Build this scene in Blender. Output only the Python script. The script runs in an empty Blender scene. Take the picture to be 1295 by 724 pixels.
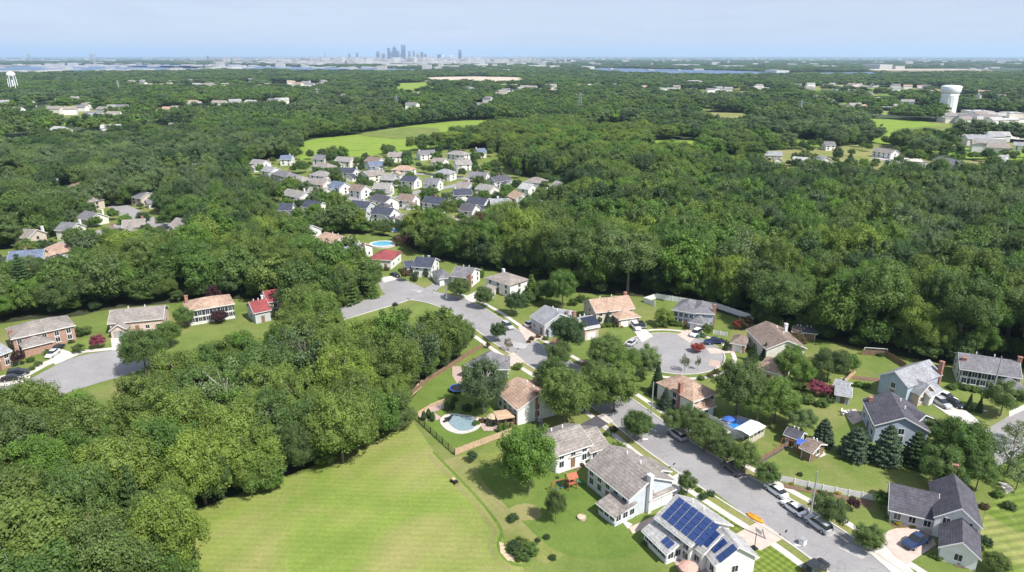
import bpy, math, random
import numpy as np
from mathutils import Vector
random.seed(7)
RNG = np.random.default_rng(7)
sc = bpy.context.scene
COL = sc.collection
# ------------------------------------------------------------------ camera model (used to survey the ground plan)
CAMH, F = 75.0, 863.0
PITCH = math.atan(291.5 / F)
CP, SP = math.cos(PITCH), math.sin(PITCH)

def at(px, py, z=0.0):
    U, V = px - 647.5, py - 362.0
    dx, dy, dz = U, F * CP - V * SP, -F * SP - V * CP
    t = (z - CAMH) / dz
    return (dx * t, dy * t)

def proj(x, y, z=0.0):
    h = z - CAMH
    dep = y * CP - h * SP
    up = y * SP + h * CP
    if dep < 1: return (-9999, -9999, dep)
    return (647.5 + F * x / dep, 362 - F * up / dep, dep)

cam = bpy.data.cameras.new("camera")
cam.lens = F / 1295 * 36; cam.sensor_width = 36; cam.clip_end = 200000; cam.clip_start = 0.5
camo = bpy.data.objects.new("camera", cam); COL.objects.link(camo)
camo.location = (0, 0, CAMH); camo.rotation_euler = (math.pi / 2 - PITCH, 0, 0)
sc.camera = camo

# ------------------------------------------------------------------ light
SUN_EL = 52.0
sxy = Vector((0.75, -0.66)).normalized()
sdir = Vector((sxy.x * math.cos(math.radians(SUN_EL)), sxy.y * math.cos(math.radians(SUN_EL)), math.sin(math.radians(SUN_EL))))
sl = bpy.data.lights.new("sun", 'SUN'); sl.energy = 4.5; sl.angle = math.radians(0.5); sl.color = (1, 0.96, 0.89)
so = bpy.data.objects.new("sun", sl); COL.objects.link(so)
so.rotation_euler = (-sdir).to_track_quat('-Z', 'Y').to_euler(); so.location = (200, -150, 400)
w = bpy.data.worlds.new("World"); sc.world = w; w.use_nodes = True
nt = w.node_tree; nt.nodes.clear()
out = nt.nodes.new("ShaderNodeOutputWorld"); bg = nt.nodes.new("ShaderNodeBackground")
sky = nt.nodes.new("ShaderNodeTexSky"); sky.sky_type = 'NISHITA'; sky.sun_disc = False
sky.sun_elevation = math.radians(SUN_EL); sky.sun_rotation = math.atan2(sdir.x, sdir.y)
sky.altitude = 75; sky.air_density = 1.0; sky.dust_density = 0.6; sky.ozone_density = 2.2
# thin high cloud, mapped on the direction of the sky
tc = nt.nodes.new("ShaderNodeTexCoord"); mp = nt.nodes.new("ShaderNodeMapping"); mp.inputs['Scale'].default_value = (3, 3, 26)
nz = nt.nodes.new("ShaderNodeTexNoise"); nz.inputs['Scale'].default_value = 3.2; nz.inputs['Detail'].default_value = 7
rp = nt.nodes.new("ShaderNodeValToRGB"); rp.color_ramp.elements[0].position = 0.46; rp.color_ramp.elements[0].color = (.88, .88, .88, 1)
rp.color_ramp.elements[1].position = 0.78; rp.color_ramp.elements[1].color = (0.95, 0.95, 0.95, 1)
mx = nt.nodes.new("ShaderNodeMixRGB"); mx.inputs[2].default_value = (2.3, 2.6, 3.3, 1)
nt.links.new(tc.outputs['Generated'], mp.inputs[0]); nt.links.new(mp.outputs[0], nz.inputs[0]); nt.links.new(nz.outputs[0], rp.inputs[0])
nt.links.new(rp.outputs[0], mx.inputs[0]); nt.links.new(sky.outputs[0], mx.inputs[1]); nt.links.new(mx.outputs[0], bg.inputs[0])
bg.inputs[1].default_value = 0.15
nt.links.new(bg.outputs[0], out.inputs[0])
sc.view_settings.view_transform = 'Standard'; sc.view_settings.look = 'None'; sc.view_settings.gamma = 1; sc.view_settings.exposure = 0.74
sc.cycles.use_denoising = True
sc.cycles.max_bounces = 5; sc.cycles.diffuse_bounces = 3; sc.cycles.glossy_bounces = 2; sc.cycles.transmission_bounces = 3
sc.cycles.volume_bounces = 1; sc.cycles.transparent_max_bounces = 4
sc.cycles.caustics_reflective = False; sc.cycles.caustics_refractive = False

# ------------------------------------------------------------------ materials
MATS = {}
def nodes(name):
    m = bpy.data.materials.new(name); m.use_nodes = True
    n = m.node_tree; p = n.nodes['Principled BSDF']
    MATS[name] = m
    return m, n, p

def ramp(n, stops):
    r = n.nodes.new("ShaderNodeValToRGB"); cr = r.color_ramp
    while len(cr.elements) < len(stops): cr.elements.new(0.5)
    for e, (pos, c) in zip(cr.elements, stops):
        e.position = pos; e.color = (*c, 1)
    return r

def noise(n, scale, detail=4, coord='Position', vscale=None, dist=0.0, rough=0.5):
    t = n.nodes.new("ShaderNodeTexNoise"); t.inputs['Scale'].default_value = scale; t.inputs['Detail'].default_value = detail
    t.inputs['Distortion'].default_value = dist; t.inputs['Roughness'].default_value = rough
    if coord == 'Position':
        g = n.nodes.new("ShaderNodeNewGeometry"); src = g.outputs['Position']
    else:
        g = n.nodes.new("ShaderNodeTexCoord"); src = g.outputs['Object']
    if vscale:
        m = n.nodes.new("ShaderNodeMapping"); m.inputs['Scale'].default_value = vscale; n.links.new(src, m.inputs[0]); src = m.outputs[0]
    n.links.new(src, t.inputs[0])
    return t.outputs[0]

def mixc(n, a, b, f, mode='MIX'):
    m = n.nodes.new("ShaderNodeMixRGB"); m.blend_type = mode
    for i, v in ((1, a), (2, b)):
        if isinstance(v, tuple): m.inputs[i].default_value = (*v, 1)
        else: n.links.new(v, m.inputs[i])
    if isinstance(f, (int, float)): m.inputs[0].default_value = f
    else: n.links.new(f, m.inputs[0])
    return m.outputs[0]

def plain(name, c, rough=0.7, var=0.18, scale=1.2, spec=0.3, metallic=0.0, fine=9.0):
    m, n, p = nodes(name)
    r = ramp(n, [(0.3, tuple(v * (1 - var) for v in c)), (0.7, tuple(min(1, v * (1 + var)) for v in c))])
    n.links.new(noise(n, scale, 6), r.inputs[0])
    r2 = ramp(n, [(0.3, (1 - var * .7,) * 3), (0.7, (1 + var * .3,) * 3)]); n.links.new(noise(n, fine, 2), r2.inputs[0])
    n.links.new(mixc(n, r.outputs[0], r2.outputs[0], 1.0, 'MULTIPLY'), p.inputs['Base Color'])
    p.inputs['Roughness'].default_value = rough; p.inputs['Specular IOR Level'].default_value = spec
    p.inputs['Metallic'].default_value = metallic
    return m

def shingle(name, c):
    """asphalt shingles: courses, tab-to-tab variation, weather streaks"""
    m, n, p = nodes(name)
    g = n.nodes.new("ShaderNodeNewGeometry")
    br = n.nodes.new("ShaderNodeTexVoronoi"); br.inputs['Scale'].default_value = 2.6
    n.links.new(g.outputs['Position'], br.inputs[0])
    r = ramp(n, [(0.0, tuple(v * .72 for v in c)), (1.0, tuple(v * 1.25 for v in c))]); n.links.new(br.outputs['Color'], r.inputs[0])
    r2 = ramp(n, [(0.3, (.78,) * 3), (0.7, (1.12,) * 3)]); n.links.new(noise(n, 0.45, 6), r2.inputs[0])
    sp = n.nodes.new("ShaderNodeSeparateXYZ"); n.links.new(g.outputs['Position'], sp.inputs[0])
    mt = n.nodes.new("ShaderNodeMath"); mt.operation = 'MULTIPLY'; mt.inputs[1].default_value = 24; n.links.new(sp.outputs[2], mt.inputs[0])
    sn = n.nodes.new("ShaderNodeMath"); sn.operation = 'SINE'; n.links.new(mt.outputs[0], sn.inputs[0])
    r3 = ramp(n, [(0.0, (.86,) * 3), (0.6, (1.04,) * 3)]); n.links.new(sn.outputs[0], r3.inputs[0])
    a = mixc(n, r.outputs[0], r2.outputs[0], 1, 'MULTIPLY'); n.links.new(mixc(n, a, r3.outputs[0], 1, 'MULTIPLY'), p.inputs['Base Color'])
    p.inputs['Roughness'].default_value = .85; p.inputs['Specular IOR Level'].default_value = .25
    return m

def siding(name, c, per=6.28 / 0.2, amp=.07):
    m, n, p = nodes(name)
    g = n.nodes.new("ShaderNodeNewGeometry"); sp = n.nodes.new("ShaderNodeSeparateXYZ"); n.links.new(g.outputs['Position'], sp.inputs[0])
    mt = n.nodes.new("ShaderNodeMath"); mt.operation = 'MULTIPLY'; mt.inputs[1].default_value = per; n.links.new(sp.outputs[2], mt.inputs[0])
    sn = n.nodes.new("ShaderNodeMath"); sn.operation = 'SINE'; n.links.new(mt.outputs[0], sn.inputs[0])
    r = ramp(n, [(0.0, tuple(v * (1 - amp * 2) for v in c)), (0.5, c)]); n.links.new(sn.outputs[0], r.inputs[0])
    r2 = ramp(n, [(0.35, (.9, .9, .88)), (0.65, (1.03,) * 3)]); n.links.new(noise(n, 0.9, 5), r2.inputs[0])
    n.links.new(mixc(n, r.outputs[0], r2.outputs[0], 1, 'MULTIPLY'), p.inputs['Base Color'])
    p.inputs['Roughness'].default_value = .6; p.inputs['Specular IOR Level'].default_value = .3
    return m

def brick(name, c):
    m, n, p = nodes(name)
    g = n.nodes.new("ShaderNodeNewGeometry"); mp = n.nodes.new("ShaderNodeMapping"); mp.inputs['Scale'].default_value = (4, 4, 12)
    v = n.nodes.new("ShaderNodeTexVoronoi"); v.inputs['Scale'].default_value = 1.0
    n.links.new(g.outputs['Position'], mp.inputs[0]); n.links.new(mp.outputs[0], v.inputs[0])
    r = ramp(n, [(0.0, tuple(x * .6 for x in c)), (1.0, tuple(x * 1.35 for x in c))]); n.links.new(v.outputs['Color'], r.inputs[0])
    n.links.new(r.outputs[0], p.inputs['Base Color']); p.inputs['Roughness'].default_value = .85
    return m

def foliage(name, c, spread=0.24, trans=0.36, hue=(1.08, 1.04, 0.8)):
    """leaves: colour varies from tree to tree and from spray to spray"""
    m, n, p = nodes(name)
    oi = n.nodes.new("ShaderNodeObjectInfo")
    at_ = n.nodes.new("ShaderNodeAttribute"); at_.attribute_name = 'spray'
    lo = tuple(v * (1 - spread) for v in c); hi = tuple(min(1, v * (1 + spread) * h) for v, h in zip(c, hue))
    r = ramp(n, [(0.0, lo), (0.5, c), (1.0, hi)]); n.links.new(oi.outputs['Random'], r.inputs[0])
    r2 = ramp(n, [(0.0, (.62, .66, .6)), (0.5, (1, 1, 1)), (1.0, (1.32, 1.38, 1.2))]); n.links.new(at_.outputs['Fac'], r2.inputs[0])
    col = mixc(n, r.outputs[0], r2.outputs[0], 1, 'MULTIPLY')
    n.links.new(col, p.inputs['Base Color']); p.inputs['Roughness'].default_value = .6; p.inputs['Specular IOR Level'].default_value = .35
    tr = n.nodes.new("ShaderNodeBsdfTranslucent"); tcl = mixc(n, col, (1.15, 1.3, .5), 1, 'MULTIPLY'); n.links.new(tcl, tr.inputs[0])
    ms = n.nodes.new("ShaderNodeMixShader"); ms.inputs[0].default_value = trans
    n.links.new(p.outputs[0], ms.inputs[1]); n.links.new(tr.outputs[0], ms.inputs[2])
    n.links.new(ms.outputs[0], n.nodes['Material Output'].inputs[0])
    return m

def grass(name, a, b, dry, stripe=None, dryness=(0.50, 0.72)):
    """turf: two greens, dry patches, optional mowing stripes (angle, period, strength, second angle)"""
    m, n, p = nodes(name)
    r = ramp(n, [(0.35, a), (0.65, b)]); n.links.new(noise(n, 0.09, 8, rough=.65), r.inputs[0])
    rr = ramp(n, [(dryness[0], (0, 0, 0)), (dryness[1], (1, 1, 1))]); n.links.new(noise(n, 0.045, 7, dist=.6, rough=.6), rr.inputs[0])
    col = mixc(n, r.outputs[0], dry, rr.outputs[0])
    f = ramp(n, [(0.3, (.82, .84, .8)), (0.7, (1.12, 1.1, 1.1))]); n.links.new(noise(n, 1.6, 5, rough=.7), f.inputs[0])
    col = mixc(n, col, f.outputs[0], 1, 'MULTIPLY')
    f = ramp(n, [(0.3, (.86,) * 3), (0.7, (1.1,) * 3)]); n.links.new(noise(n, 9, 2), f.inputs[0])
    col = mixc(n, col, f.outputs[0], 1, 'MULTIPLY')
    w1 = ramp(n, [(.55, (0, 0, 0)), (.70, (.55, .55, .55))]); n.links.new(noise(n, .22, 9, dist=1.2, rough=.72), w1.inputs[0]); col = mixc(n, col, tuple(v * .9 for v in dry), w1.outputs[0])
    w2 = ramp(n, [(.60, (0, 0, 0)), (.74, (.5, .5, .5))]); n.links.new(noise(n, .55, 7, dist=.4, rough=.7), w2.inputs[0]); col = mixc(n, col, tuple(v * .72 for v in a), w2.outputs[0])
    for ang, per, amt in (stripe or []):
        g = n.nodes.new("ShaderNodeNewGeometry"); mp = n.nodes.new("ShaderNodeMapping"); mp.vector_type = 'POINT'
        mp.inputs['Rotation'].default_value = (0, 0, math.radians(ang)); n.links.new(g.outputs['Position'], mp.inputs[0])
        wv = n.nodes.new("ShaderNodeTexWave"); wv.bands_direction = 'Y'; wv.inputs['Scale'].default_value = 0.314 / per
        wv.inputs['Distortion'].default_value = 1.2; wv.inputs['Detail'].default_value = 3; wv.inputs['Detail Scale'].default_value = .25
        n.links.new(mp.outputs[0], wv.inputs[0])
        s = ramp(n, [(0.25, (1 - amt, 1 - amt * .9, 1 - amt)), (0.75, (1 + amt * .6, 1 + amt * .5, 1 + amt * .3))]); n.links.new(wv.outputs[0], s.inputs[0])
        col = mixc(n, col, s.outputs[0], 1, 'MULTIPLY')
    n.links.new(col, p.inputs['Base Color']); p.inputs['Roughness'].default_value = .9; p.inputs['Specular IOR Level'].default_value = .1
    return m

def glassy(name, c, rough=.08):
    m, n, p = nodes(name); p.inputs['Base Color'].default_value = (*c, 1); p.inputs['Roughness'].default_value = rough
    p.inputs['Specular IOR Level'].default_value = .6
    return m

def paint(name, c, met=0.0):
    m, n, p = nodes(name); p.inputs['Base Color'].default_value = (*c, 1); p.inputs['Roughness'].default_value = .35
    p.inputs['Metallic'].default_value = met
    p.inputs['Coat Weight'].default_value = .6; p.inputs['Coat Roughness'].default_value = .08
    r = ramp(n, [(0.3, tuple(v * .9 for v in c)), (0.7, tuple(min(1, v * 1.06) for v in c))]); n.links.new(noise(n, 1.5, 3), r.inputs[0])
    n.links.new(r.outputs[0], p.inputs['Base Color'])
    return m

# leaves
foliage('leaf_mid', (.106, .172, .046)); foliage('leaf_yellow', (.148, .204, .048)); foliage('leaf_dark', (.062, .112, .042))
foliage('leaf_olive', (.112, .164, .052)); foliage('leaf_bright', (.106, .188, .040)); foliage('leaf_blue', (.092, .138, .088), hue=(1, 1, 1))
foliage('leaf_purple', (.060, .026, .034), hue=(1, 1, 1)); foliage('leaf_pink', (.30, .07, .12), hue=(1, 1, 1)); foliage('leaf_red', (.30, .06, .05), hue=(1, 1, 1))
foliage('leaf_brown', (.13, .095, .050)); foliage('leaf_gold', (.42, .35, .04), hue=(1, 1, 1)); foliage('leaf_grey', (.116, .168, .082))
plain('bark', (.17, .145, .12), .9, .3, 3); plain('bark_pale', (.30, .27, .23), .9, .3, 3)
# ground
plain('soil', (.040, .048, .020), .95, .4, .05); plain('far_ground', (.045, .070, .028), .95, .5, .004, fine=.05)
grass('turf', (.105, .148, .034), (.158, .200, .054), (.215, .20, .085))
grass('turf_rich', (.088, .142, .028), (.132, .190, .042), (.18, .20, .06), dryness=(.55, .8))
grass('turf_dry', (.14, .165, .045), (.19, .215, .060), (.27, .235, .12), dryness=(.42, .68))
grass('turf_field', (.148, .205, .042), (.192, .255, .054), (.265, .250, .100), [(3, 1.25, .05), (-58, 6.0, .03)], dryness=(.44, .66))
grass('turf_stripe', (.110, .160, .028), (.155, .205, .042), (.20, .20, .07), [(56, 1.1, .22), (-34, 1.1, .16)])
grass('turf_curve', (.11, .165, .030), (.16, .215, .05), (.30, .28, .12), [(-12, 1.7, .2)])
grass('meadow', (.150, .230, .035), (.195, .280, .045), (.22, .25, .07), [(10, 16, .08)], dryness=(.5, .8))

m_, n_, p_ = nodes('asphalt')
r_ = ramp(n_, [(0.3, (.225, .215, .22)), (0.7, (.29, .28, .28))]); n_.links.new(noise(n_, .16, 8, rough=.7), r_.inputs[0])
g_ = n_.nodes.new('ShaderNodeNewGeometry'); ns_ = n_.nodes.new('ShaderNodeTexNoise'); ns_.inputs['Scale'].default_value = .5; n_.links.new(g_.outputs['Position'], ns_.inputs[0])
ad_ = n_.nodes.new('ShaderNodeVectorMath'); ad_.operation = 'MULTIPLY_ADD'; ad_.inputs[1].default_value = (3, 3, 3); n_.links.new(ns_.outputs['Color'], ad_.inputs[0]); n_.links.new(g_.outputs['Position'], ad_.inputs[2])
vo_ = n_.nodes.new('ShaderNodeTexVoronoi'); vo_.feature = 'DISTANCE_TO_EDGE'; vo_.inputs['Scale'].default_value = .16; n_.links.new(ad_.outputs[0], vo_.inputs[0])
rc_ = ramp(n_, [(0.0, (.62, .62, .63)), (0.016, (1, 1, 1))]); n_.links.new(vo_.outputs['Distance'], rc_.inputs[0])
rf_ = ramp(n_, [(0.3, (.93,) * 3), (0.7, (1.04,) * 3)]); n_.links.new(noise(n_, 2.2, 4), rf_.inputs[0])
n_.links.new(mixc(n_, mixc(n_, r_.outputs[0], rc_.outputs[0], .5, 'MULTIPLY'), rf_.outputs[0], 1, 'MULTIPLY'), p_.inputs['Base Color']); p_.inputs['Roughness'].default_value = .9; p_.inputs['Specular IOR Level'].default_value = .2
plain('asphalt_dark', (.075, .072, .085), .9, .2, .6)
plain('asphalt_patch', (.36, .345, .345), .9, .14, .5)
plain('concrete', (.50, .465, .43), .9, .14, .7); plain('concrete_pink', (.47, .38, .33), .9, .12, .8); plain('kerb_stone', (.46, .44, .41), .9, .15, 1)
plain('mulch', (.17, .105, .075), .95, .35, 2.5); plain('straw', (.47, .37, .25), .95, .25, 2); plain('pavers', (.40, .30, .26), .9, .2, 2)
plain('river_water', (.08, .13, .22), .5, .1, .002); plain('sand_strip', (.46, .38, .30), .9, .2, .02)
# building
for k, c in dict(taupe=(.250, .222, .205), grey=(.17, .165, .18), pale=(.27, .275, .295), navy=(.055, .062, .09), charcoal=(.085, .082, .10), peach=(.38, .265, .20),
                 tan=(.27, .235, .21), red=(.25, .062, .064), brown=(.21, .16, .135), blue=(.13, .16, .23), beige=(.265, .250, .24), white=(.38, .375, .37)).items():
    shingle('roof_' + k, c)
siding('wall_white', (.76, .755, .75)); siding('wall_pale', (.58, .62, .68)); siding('wall_cream', (.68, .655, .60)); siding('wall_blue', (.40, .47, .58)); siding('wall_grey', (.50, .52, .55)); siding('wall_tan', (.56, .48, .40))
brick('wall_brick', (.36, .22, .17)); brick('wall_pinkbrick', (.55, .42, .36)); brick('chimney_brick', (.30, .15, .11))
plain('trim_white', (.70, .70, .69), .5, .06); plain('metal_black', (.02, .02, .022), .5, .1); plain('metal_grey', (.42, .43, .44), .45, .1, metallic=.5)
plain('wood_brown', (.22, .14, .09), .8, .3, 3); plain('wood_pale', (.46, .33, .22), .8, .25, 3); plain('wood_red', (.35, .11, .06), .7, .2, 3)
plain('plastic_green', (.08, .25, .12), .4, .1); plain('plastic_blue', (.05, .12, .42), .4, .1); plain('orange', (.75, .30, .02), .5, .12, 3); plain('umbrella', (.50, .30, .24), .8, .1)
plain('pool_blue', (.03, .22, .62), .1, .2, .5, spec=.6); plain('pool_cover', (.19, .265, .30), .7, .12, .9); plain('pool_aqua', (.10, .34, .46), .1, .15, .5)
glassy('window_glass', (.025, .03, .04)); glassy('car_glass', (.02, .025, .03), .05); glassy('solar_cell', (.020, .045, .15), .15); glassy('solar_dark', (.02, .024, .045), .2)
plain('shutter', (.03, .035, .045), .6, .1); plain('tyre', (.02, .02, .02), .85, .1); plain('lamp_red', (.35, .02, .02), .3, .05)
for k, c in dict(white=(.80, .80, .80), silver=(.42, .44, .46), black=(.015, .017, .02), blue=(.012, .028, .085), dark=(.04, .05, .06), red=(.30, .02, .02)).items(): paint('paint_' + k, c)
plain('tower_white', (.74, .75, .78), .55, .05, .02); plain('city_pale', (.42, .41, .42), .8, .35, .004, fine=.02); plain('city_brick', (.20, .165, .17), .8, .3, .004, fine=.02)
plain('tower_blue', (.11, .17, .28), .3, .2, .004); plain('tower_grey', (.20, .21, .25), .5, .2, .004); plain('big_roof', (.42, .42, .42), .8, .12, .01)

# ------------------------------------------------------------------ mesh helpers
class MB:
    def __init__(s): s.v = []; s.f = []
    def add(s, vs, fs):
        o = len(s.v); s.v += [tuple(v) for v in vs]; s.f += [tuple(i + o for i in f) for f in fs]; return s
    def box(s, x0, x1, y0, y1, z0, z1):
        v = [(x0, y0, z0), (x1, y0, z0), (x1, y1, z0), (x0, y1, z0), (x0, y0, z1), (x1, y0, z1), (x1, y1, z1), (x0, y1, z1)]
        return s.add(v, [(0, 3, 2, 1), (4, 5, 6, 7), (0, 1, 5, 4), (1, 2, 6, 5), (2, 3, 7, 6), (3, 0, 4, 7)])
    def slab(s, poly, dz):
        """solid from a (possibly sloping) polygon, thickened upward"""
        n = len(poly); v = list(poly) + [(p[0], p[1], p[2] + dz) for p in poly]
        return s.add(v, [tuple(range(n))[::-1], tuple(range(n, 2 * n))] + [(i, (i + 1) % n, n + (i + 1) % n, n + i) for i in range(n)])
    def bar(s, a, b, wd, hg=None):
        a, b = Vector(a), Vector(b); d = b - a; hg = hg or wd
        if d.length < 1e-6: return s
        d.normalize(); u = d.cross(Vector((0, 0, 1)))
        if u.length < 1e-3: u = Vector((1, 0, 0))
        u.normalize(); k = u.cross(d)
        v = []
        for p in (a, b):
            for i, j in ((-1, -1), (1, -1), (1, 1), (-1, 1)): v.append(p + u * i * wd / 2 + k * j * hg / 2)
        return s.add(v, [(0, 1, 2, 3), (7, 6, 5, 4), (0, 4, 5, 1), (1, 5, 6, 2), (2, 6, 7, 3), (3, 7, 4, 0)])
    def tube(s, pts, rad, n=8, cap=True):
        base = len(s.v); P = [Vector(p) for p in pts]
        for k, p in enumerate(P):
            d = (P[min(k + 1, len(P) - 1)] - P[max(k - 1, 0)]).normalized()
            u = d.cross(Vector((0, 1, 0)));
            if u.length < 1e-2: u = d.cross(Vector((1, 0, 0)))
            u.normalize(); w_ = d.cross(u); r = rad[k] if hasattr(rad, '__len__') else rad
            for i in range(n):
                a = 2 * math.pi * i / n; s.v.append(tuple(p + u * math.cos(a) * r + w_ * math.sin(a) * r))
        for k in range(len(P) - 1):
            for i in range(n):
                j = (i + 1) % n; s.f.append((base + k * n + i, base + k * n + j, base + (k + 1) * n + j, base + (k + 1) * n + i))
        if cap: s.f.append(tuple(base + i for i in range(n))[::-1]); s.f.append(tuple(base + (len(P) - 1) * n + i for i in range(n)))
        return s
    def lathe(s, prof, n=24, c=(0, 0)):
        base = len(s.v)
        for r, z in prof:
            for i in range(n):
                a = 2 * math.pi * i / n; s.v.append((c[0] + r * math.cos(a), c[1] + r * math.sin(a), z))
        for k in range(len(prof) - 1):
            for i in range(n):
                j = (i + 1) % n; s.f.append((base + k * n + i, base + k * n + j, base + (k + 1) * n + j, base + (k + 1) * n + i))
        s.f.append(tuple(base + i for i in range(n))[::-1]); s.f.append(tuple(base + (len(prof) - 1) * n + i for i in range(n)))
        return s
    def build(s, name, mat, parent=None, off=(0, 0, 0), smooth=False, label=None):
        me = bpy.data.meshes.new(name)
        me.from_pydata([(v[0] - off[0], v[1] - off[1], v[2] - off[2]) for v in s.v], [], s.f); me.validate(); me.update()
        if smooth: me.shade_smooth()
        me.materials.append(MATS[mat]); o = bpy.data.objects.new(name, me); COL.objects.link(o)
        if parent: o.parent = parent
        if label: o['label'] = label
        return o

def tag(o, label=None, cat=None, group=None, kind=None):
    if label: o['label'] = label
    if cat: o['category'] = cat
    if group: o['group'] = group
    if kind: o['kind'] = kind
    return o
def empty(name, loc, rz=0):
    o = bpy.data.objects.new(name, None); o.empty_display_size = .3; COL.objects.link(o); o.location = loc; o.rotation_euler = (0, 0, rz); return o

# ---- automatic place words: what the thing stands beside, and an ordinal when several read alike
LM = []          # (px, py, phrase)
PENDING = []     # (object, description, px, py)
def auto(o, desc, px, py): PENDING.append((o, desc, px, py))
def resolve_labels():
    by = {}
    for o, desc, px, py in PENDING:
        best = sorted(LM, key=lambda l: (l[0] - px) ** 2 + ((l[1] - py) * 1.6) ** 2)
        own = o.get('self_lm'); best = [b for b in best if b[2] != own][0]
        dx, dy = px - best[0], (py - best[1]) * 1.6
        rel = ('left of' if dx < 0 else 'right of') if abs(dx) > abs(dy) else ('behind' if dy < 0 else 'in front of')
        by.setdefault((desc, rel, best[2]), []).append((px, o))
    ordn = ['', 'second', 'third', 'fourth', 'fifth', 'sixth', 'seventh', 'eighth', 'ninth', 'tenth']
    for (desc, rel, lm), L in by.items():
        L.sort(key=lambda t: t[0])
        for k, (px, o) in enumerate(L):
            base = f"{desc} {rel} {lm}"
            if len(L) > 1:
                if k == 0: base = 'leftmost ' + base
                elif k == len(L) - 1: base = 'rightmost ' + base
                elif k < 10: base = ordn[k] + ' from left, ' + base
                else: base = f'{k + 1}th from left, ' + base
            o['label'] = ' '.join(base.split()[:16])
            if 'self_lm' in o: del o['self_lm']

# ------------------------------------------------------------------ ground sheets
def inpoly(x, y, P):
    c = False; j = len(P) - 1
    for i in range(len(P)):
        xi, yi = P[i]; xj, yj = P[j]
        if (yi > y) != (yj > y) and x < (xj - xi) * (y - yi) / (yj - yi) + xi: c = not c
        j = i
    return c
def sheet(name, pts, z, mat, world=False, smooth=0, kind='structure', label=None):
    P = [p if world else at(*p) for p in pts]
    if smooth:
        for _ in range(smooth):
            Q = []
            for i in range(len(P)):
                a, b = P[i], P[(i + 1) % len(P)]
                Q.append((a[0] * .75 + b[0] * .25, a[1] * .75 + b[1] * .25)); Q.append((a[0] * .25 + b[0] * .75, a[1] * .25 + b[1] * .75))
            P = Q
    me = bpy.data.meshes.new(name)
    ar = sum(P[i][0] * P[(i + 1) % len(P)][1] - P[(i + 1) % len(P)][0] * P[i][1] for i in range(len(P)))
    if ar < 0: P = P[::-1]
    from mathutils.geometry import tessellate_polygon
    tri = tessellate_polygon([[Vector((x, y, 0)) for x, y in P]])
    me.from_pydata([(x, y, z) for x, y in P], [], [tuple(t) for t in tri]); me.validate(); me.update()
    me.materials.append(MATS[mat]); o = bpy.data.objects.new(name, me); COL.objects.link(o)
    tag(o, label=label, kind=kind); return o
def smooth_line(pts, n=6):
    out = []
    for i in range(len(pts) - 1):
        p0 = pts[max(i - 1, 0)]; p1 = pts[i]; p2 = pts[i + 1]; p3 = pts[min(i + 2, len(pts) - 1)]
        for k in range(n):
            t = k / n
            out.append(tuple(.5 * ((2 * p1[d]) + (-p0[d] + p2[d]) * t + (2 * p0[d] - 5 * p1[d] + 4 * p2[d] - p3[d]) * t * t + (-p0[d] + 3 * p1[d] - 3 * p2[d] + p3[d]) * t ** 3) for d in (0, 1)))
    out.append(tuple(pts[-1])); return out
def offs(line, d):
    out = []
    for i, p in enumerate(line):
        a = line[max(i - 1, 0)]; b = line[min(i + 1, len(line) - 1)]
        tx, ty = b[0] - a[0], b[1] - a[1]; l = math.hypot(tx, ty) or 1
        out.append((p[0] - ty / l * d, p[1] + tx / l * d))
    return out
def strip(name, line, d0, d1, z, mat, thick=0, kind='structure'):
    A, B = offs(line, d0), offs(line, d1); m = MB(); n = len(line)
    v = [(x, y, z) for x, y in A] + [(x, y, z) for x, y in B]
    m.add(v, [(i, i + 1, n + i + 1, n + i) if d1 > d0 else (n + i, n + i + 1, i + 1, i) for i in range(n - 1)])
    if thick:
        for Lr in (A, B):
            k = len(Lr); m.add([(x, y, z) for x, y in Lr] + [(x, y, z - thick) for x, y in Lr], [(i, i + 1, k + i + 1, k + i) for i in range(k - 1)])
    return tag(m.build(name, mat), kind=kind)
# ================================================================== GROUND
m = MB(); S = 75000
m.add([(-S, -2000, 0), (S, -2000, 0), (S, S, 0), (-S, S, 0)], [(0, 1, 2, 3)])
tag(m.build('ground', 'far_ground'), kind='structure')

WOOD_EDGE = [(225, 765), (230, 720), (236, 690), (262, 655), (335, 628), (430, 592), (490, 562), (507, 548), (510, 530)]
C1 = WOOD_EDGE + [(520, 505), (545, 478), (575, 457), (590, 448), (575, 450), (540, 458), (500, 462), (460, 460), (425, 452), (403, 432), (402, 408), (430, 388), (474, 374), (474, 362), (440, 358),
                  (405, 350), (386, 330), (388, 306), (430, 296), (500, 296), (530, 322), (600, 338), (670, 352), (712, 366), (745, 372), (815, 376), (860, 378), (930, 402), (975, 418), (1040, 430),
                  (1115, 447), (1200, 462), (1260, 462), (1330, 472), (1500, 500), (1900, 900), (1500, 1400), (300, 1400), (225, 900)]
C2 = [(338, 262), (300, 238), (296, 216), (330, 205), (375, 198), (420, 196), (500, 193), (610, 188), (640, 196), (650, 222), (735, 234), (742, 256), (722, 280), (694, 296), (650, 312), (600, 316), (530, 306), (470, 296), (440, 278), (410, 300), (360, 302), (345, 285)]
C4 = [(374, 200), (376, 182), (400, 175), (450, 171), (480, 165), (530, 158), (590, 152), (662, 153), (650, 165), (600, 176), (560, 187), (470, 197), (420, 201), (380, 204)]
C5 = [(-60, 394), (50, 390), (105, 372), (150, 352), (200, 345), (240, 326), (262, 300), (215, 277), (195, 258), (150, 262), (120, 262), (85, 276), (50, 312), (-60, 322)]
C6 = [(-90, 568), (0, 562), (110, 556), (180, 540), (228, 512), (252, 484), (330, 470), (378, 458), (384, 410), (366, 384), (335, 380), (300, 378), (215, 384), (130, 392), (95, 402), (20, 405), (-90, 430)]
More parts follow.
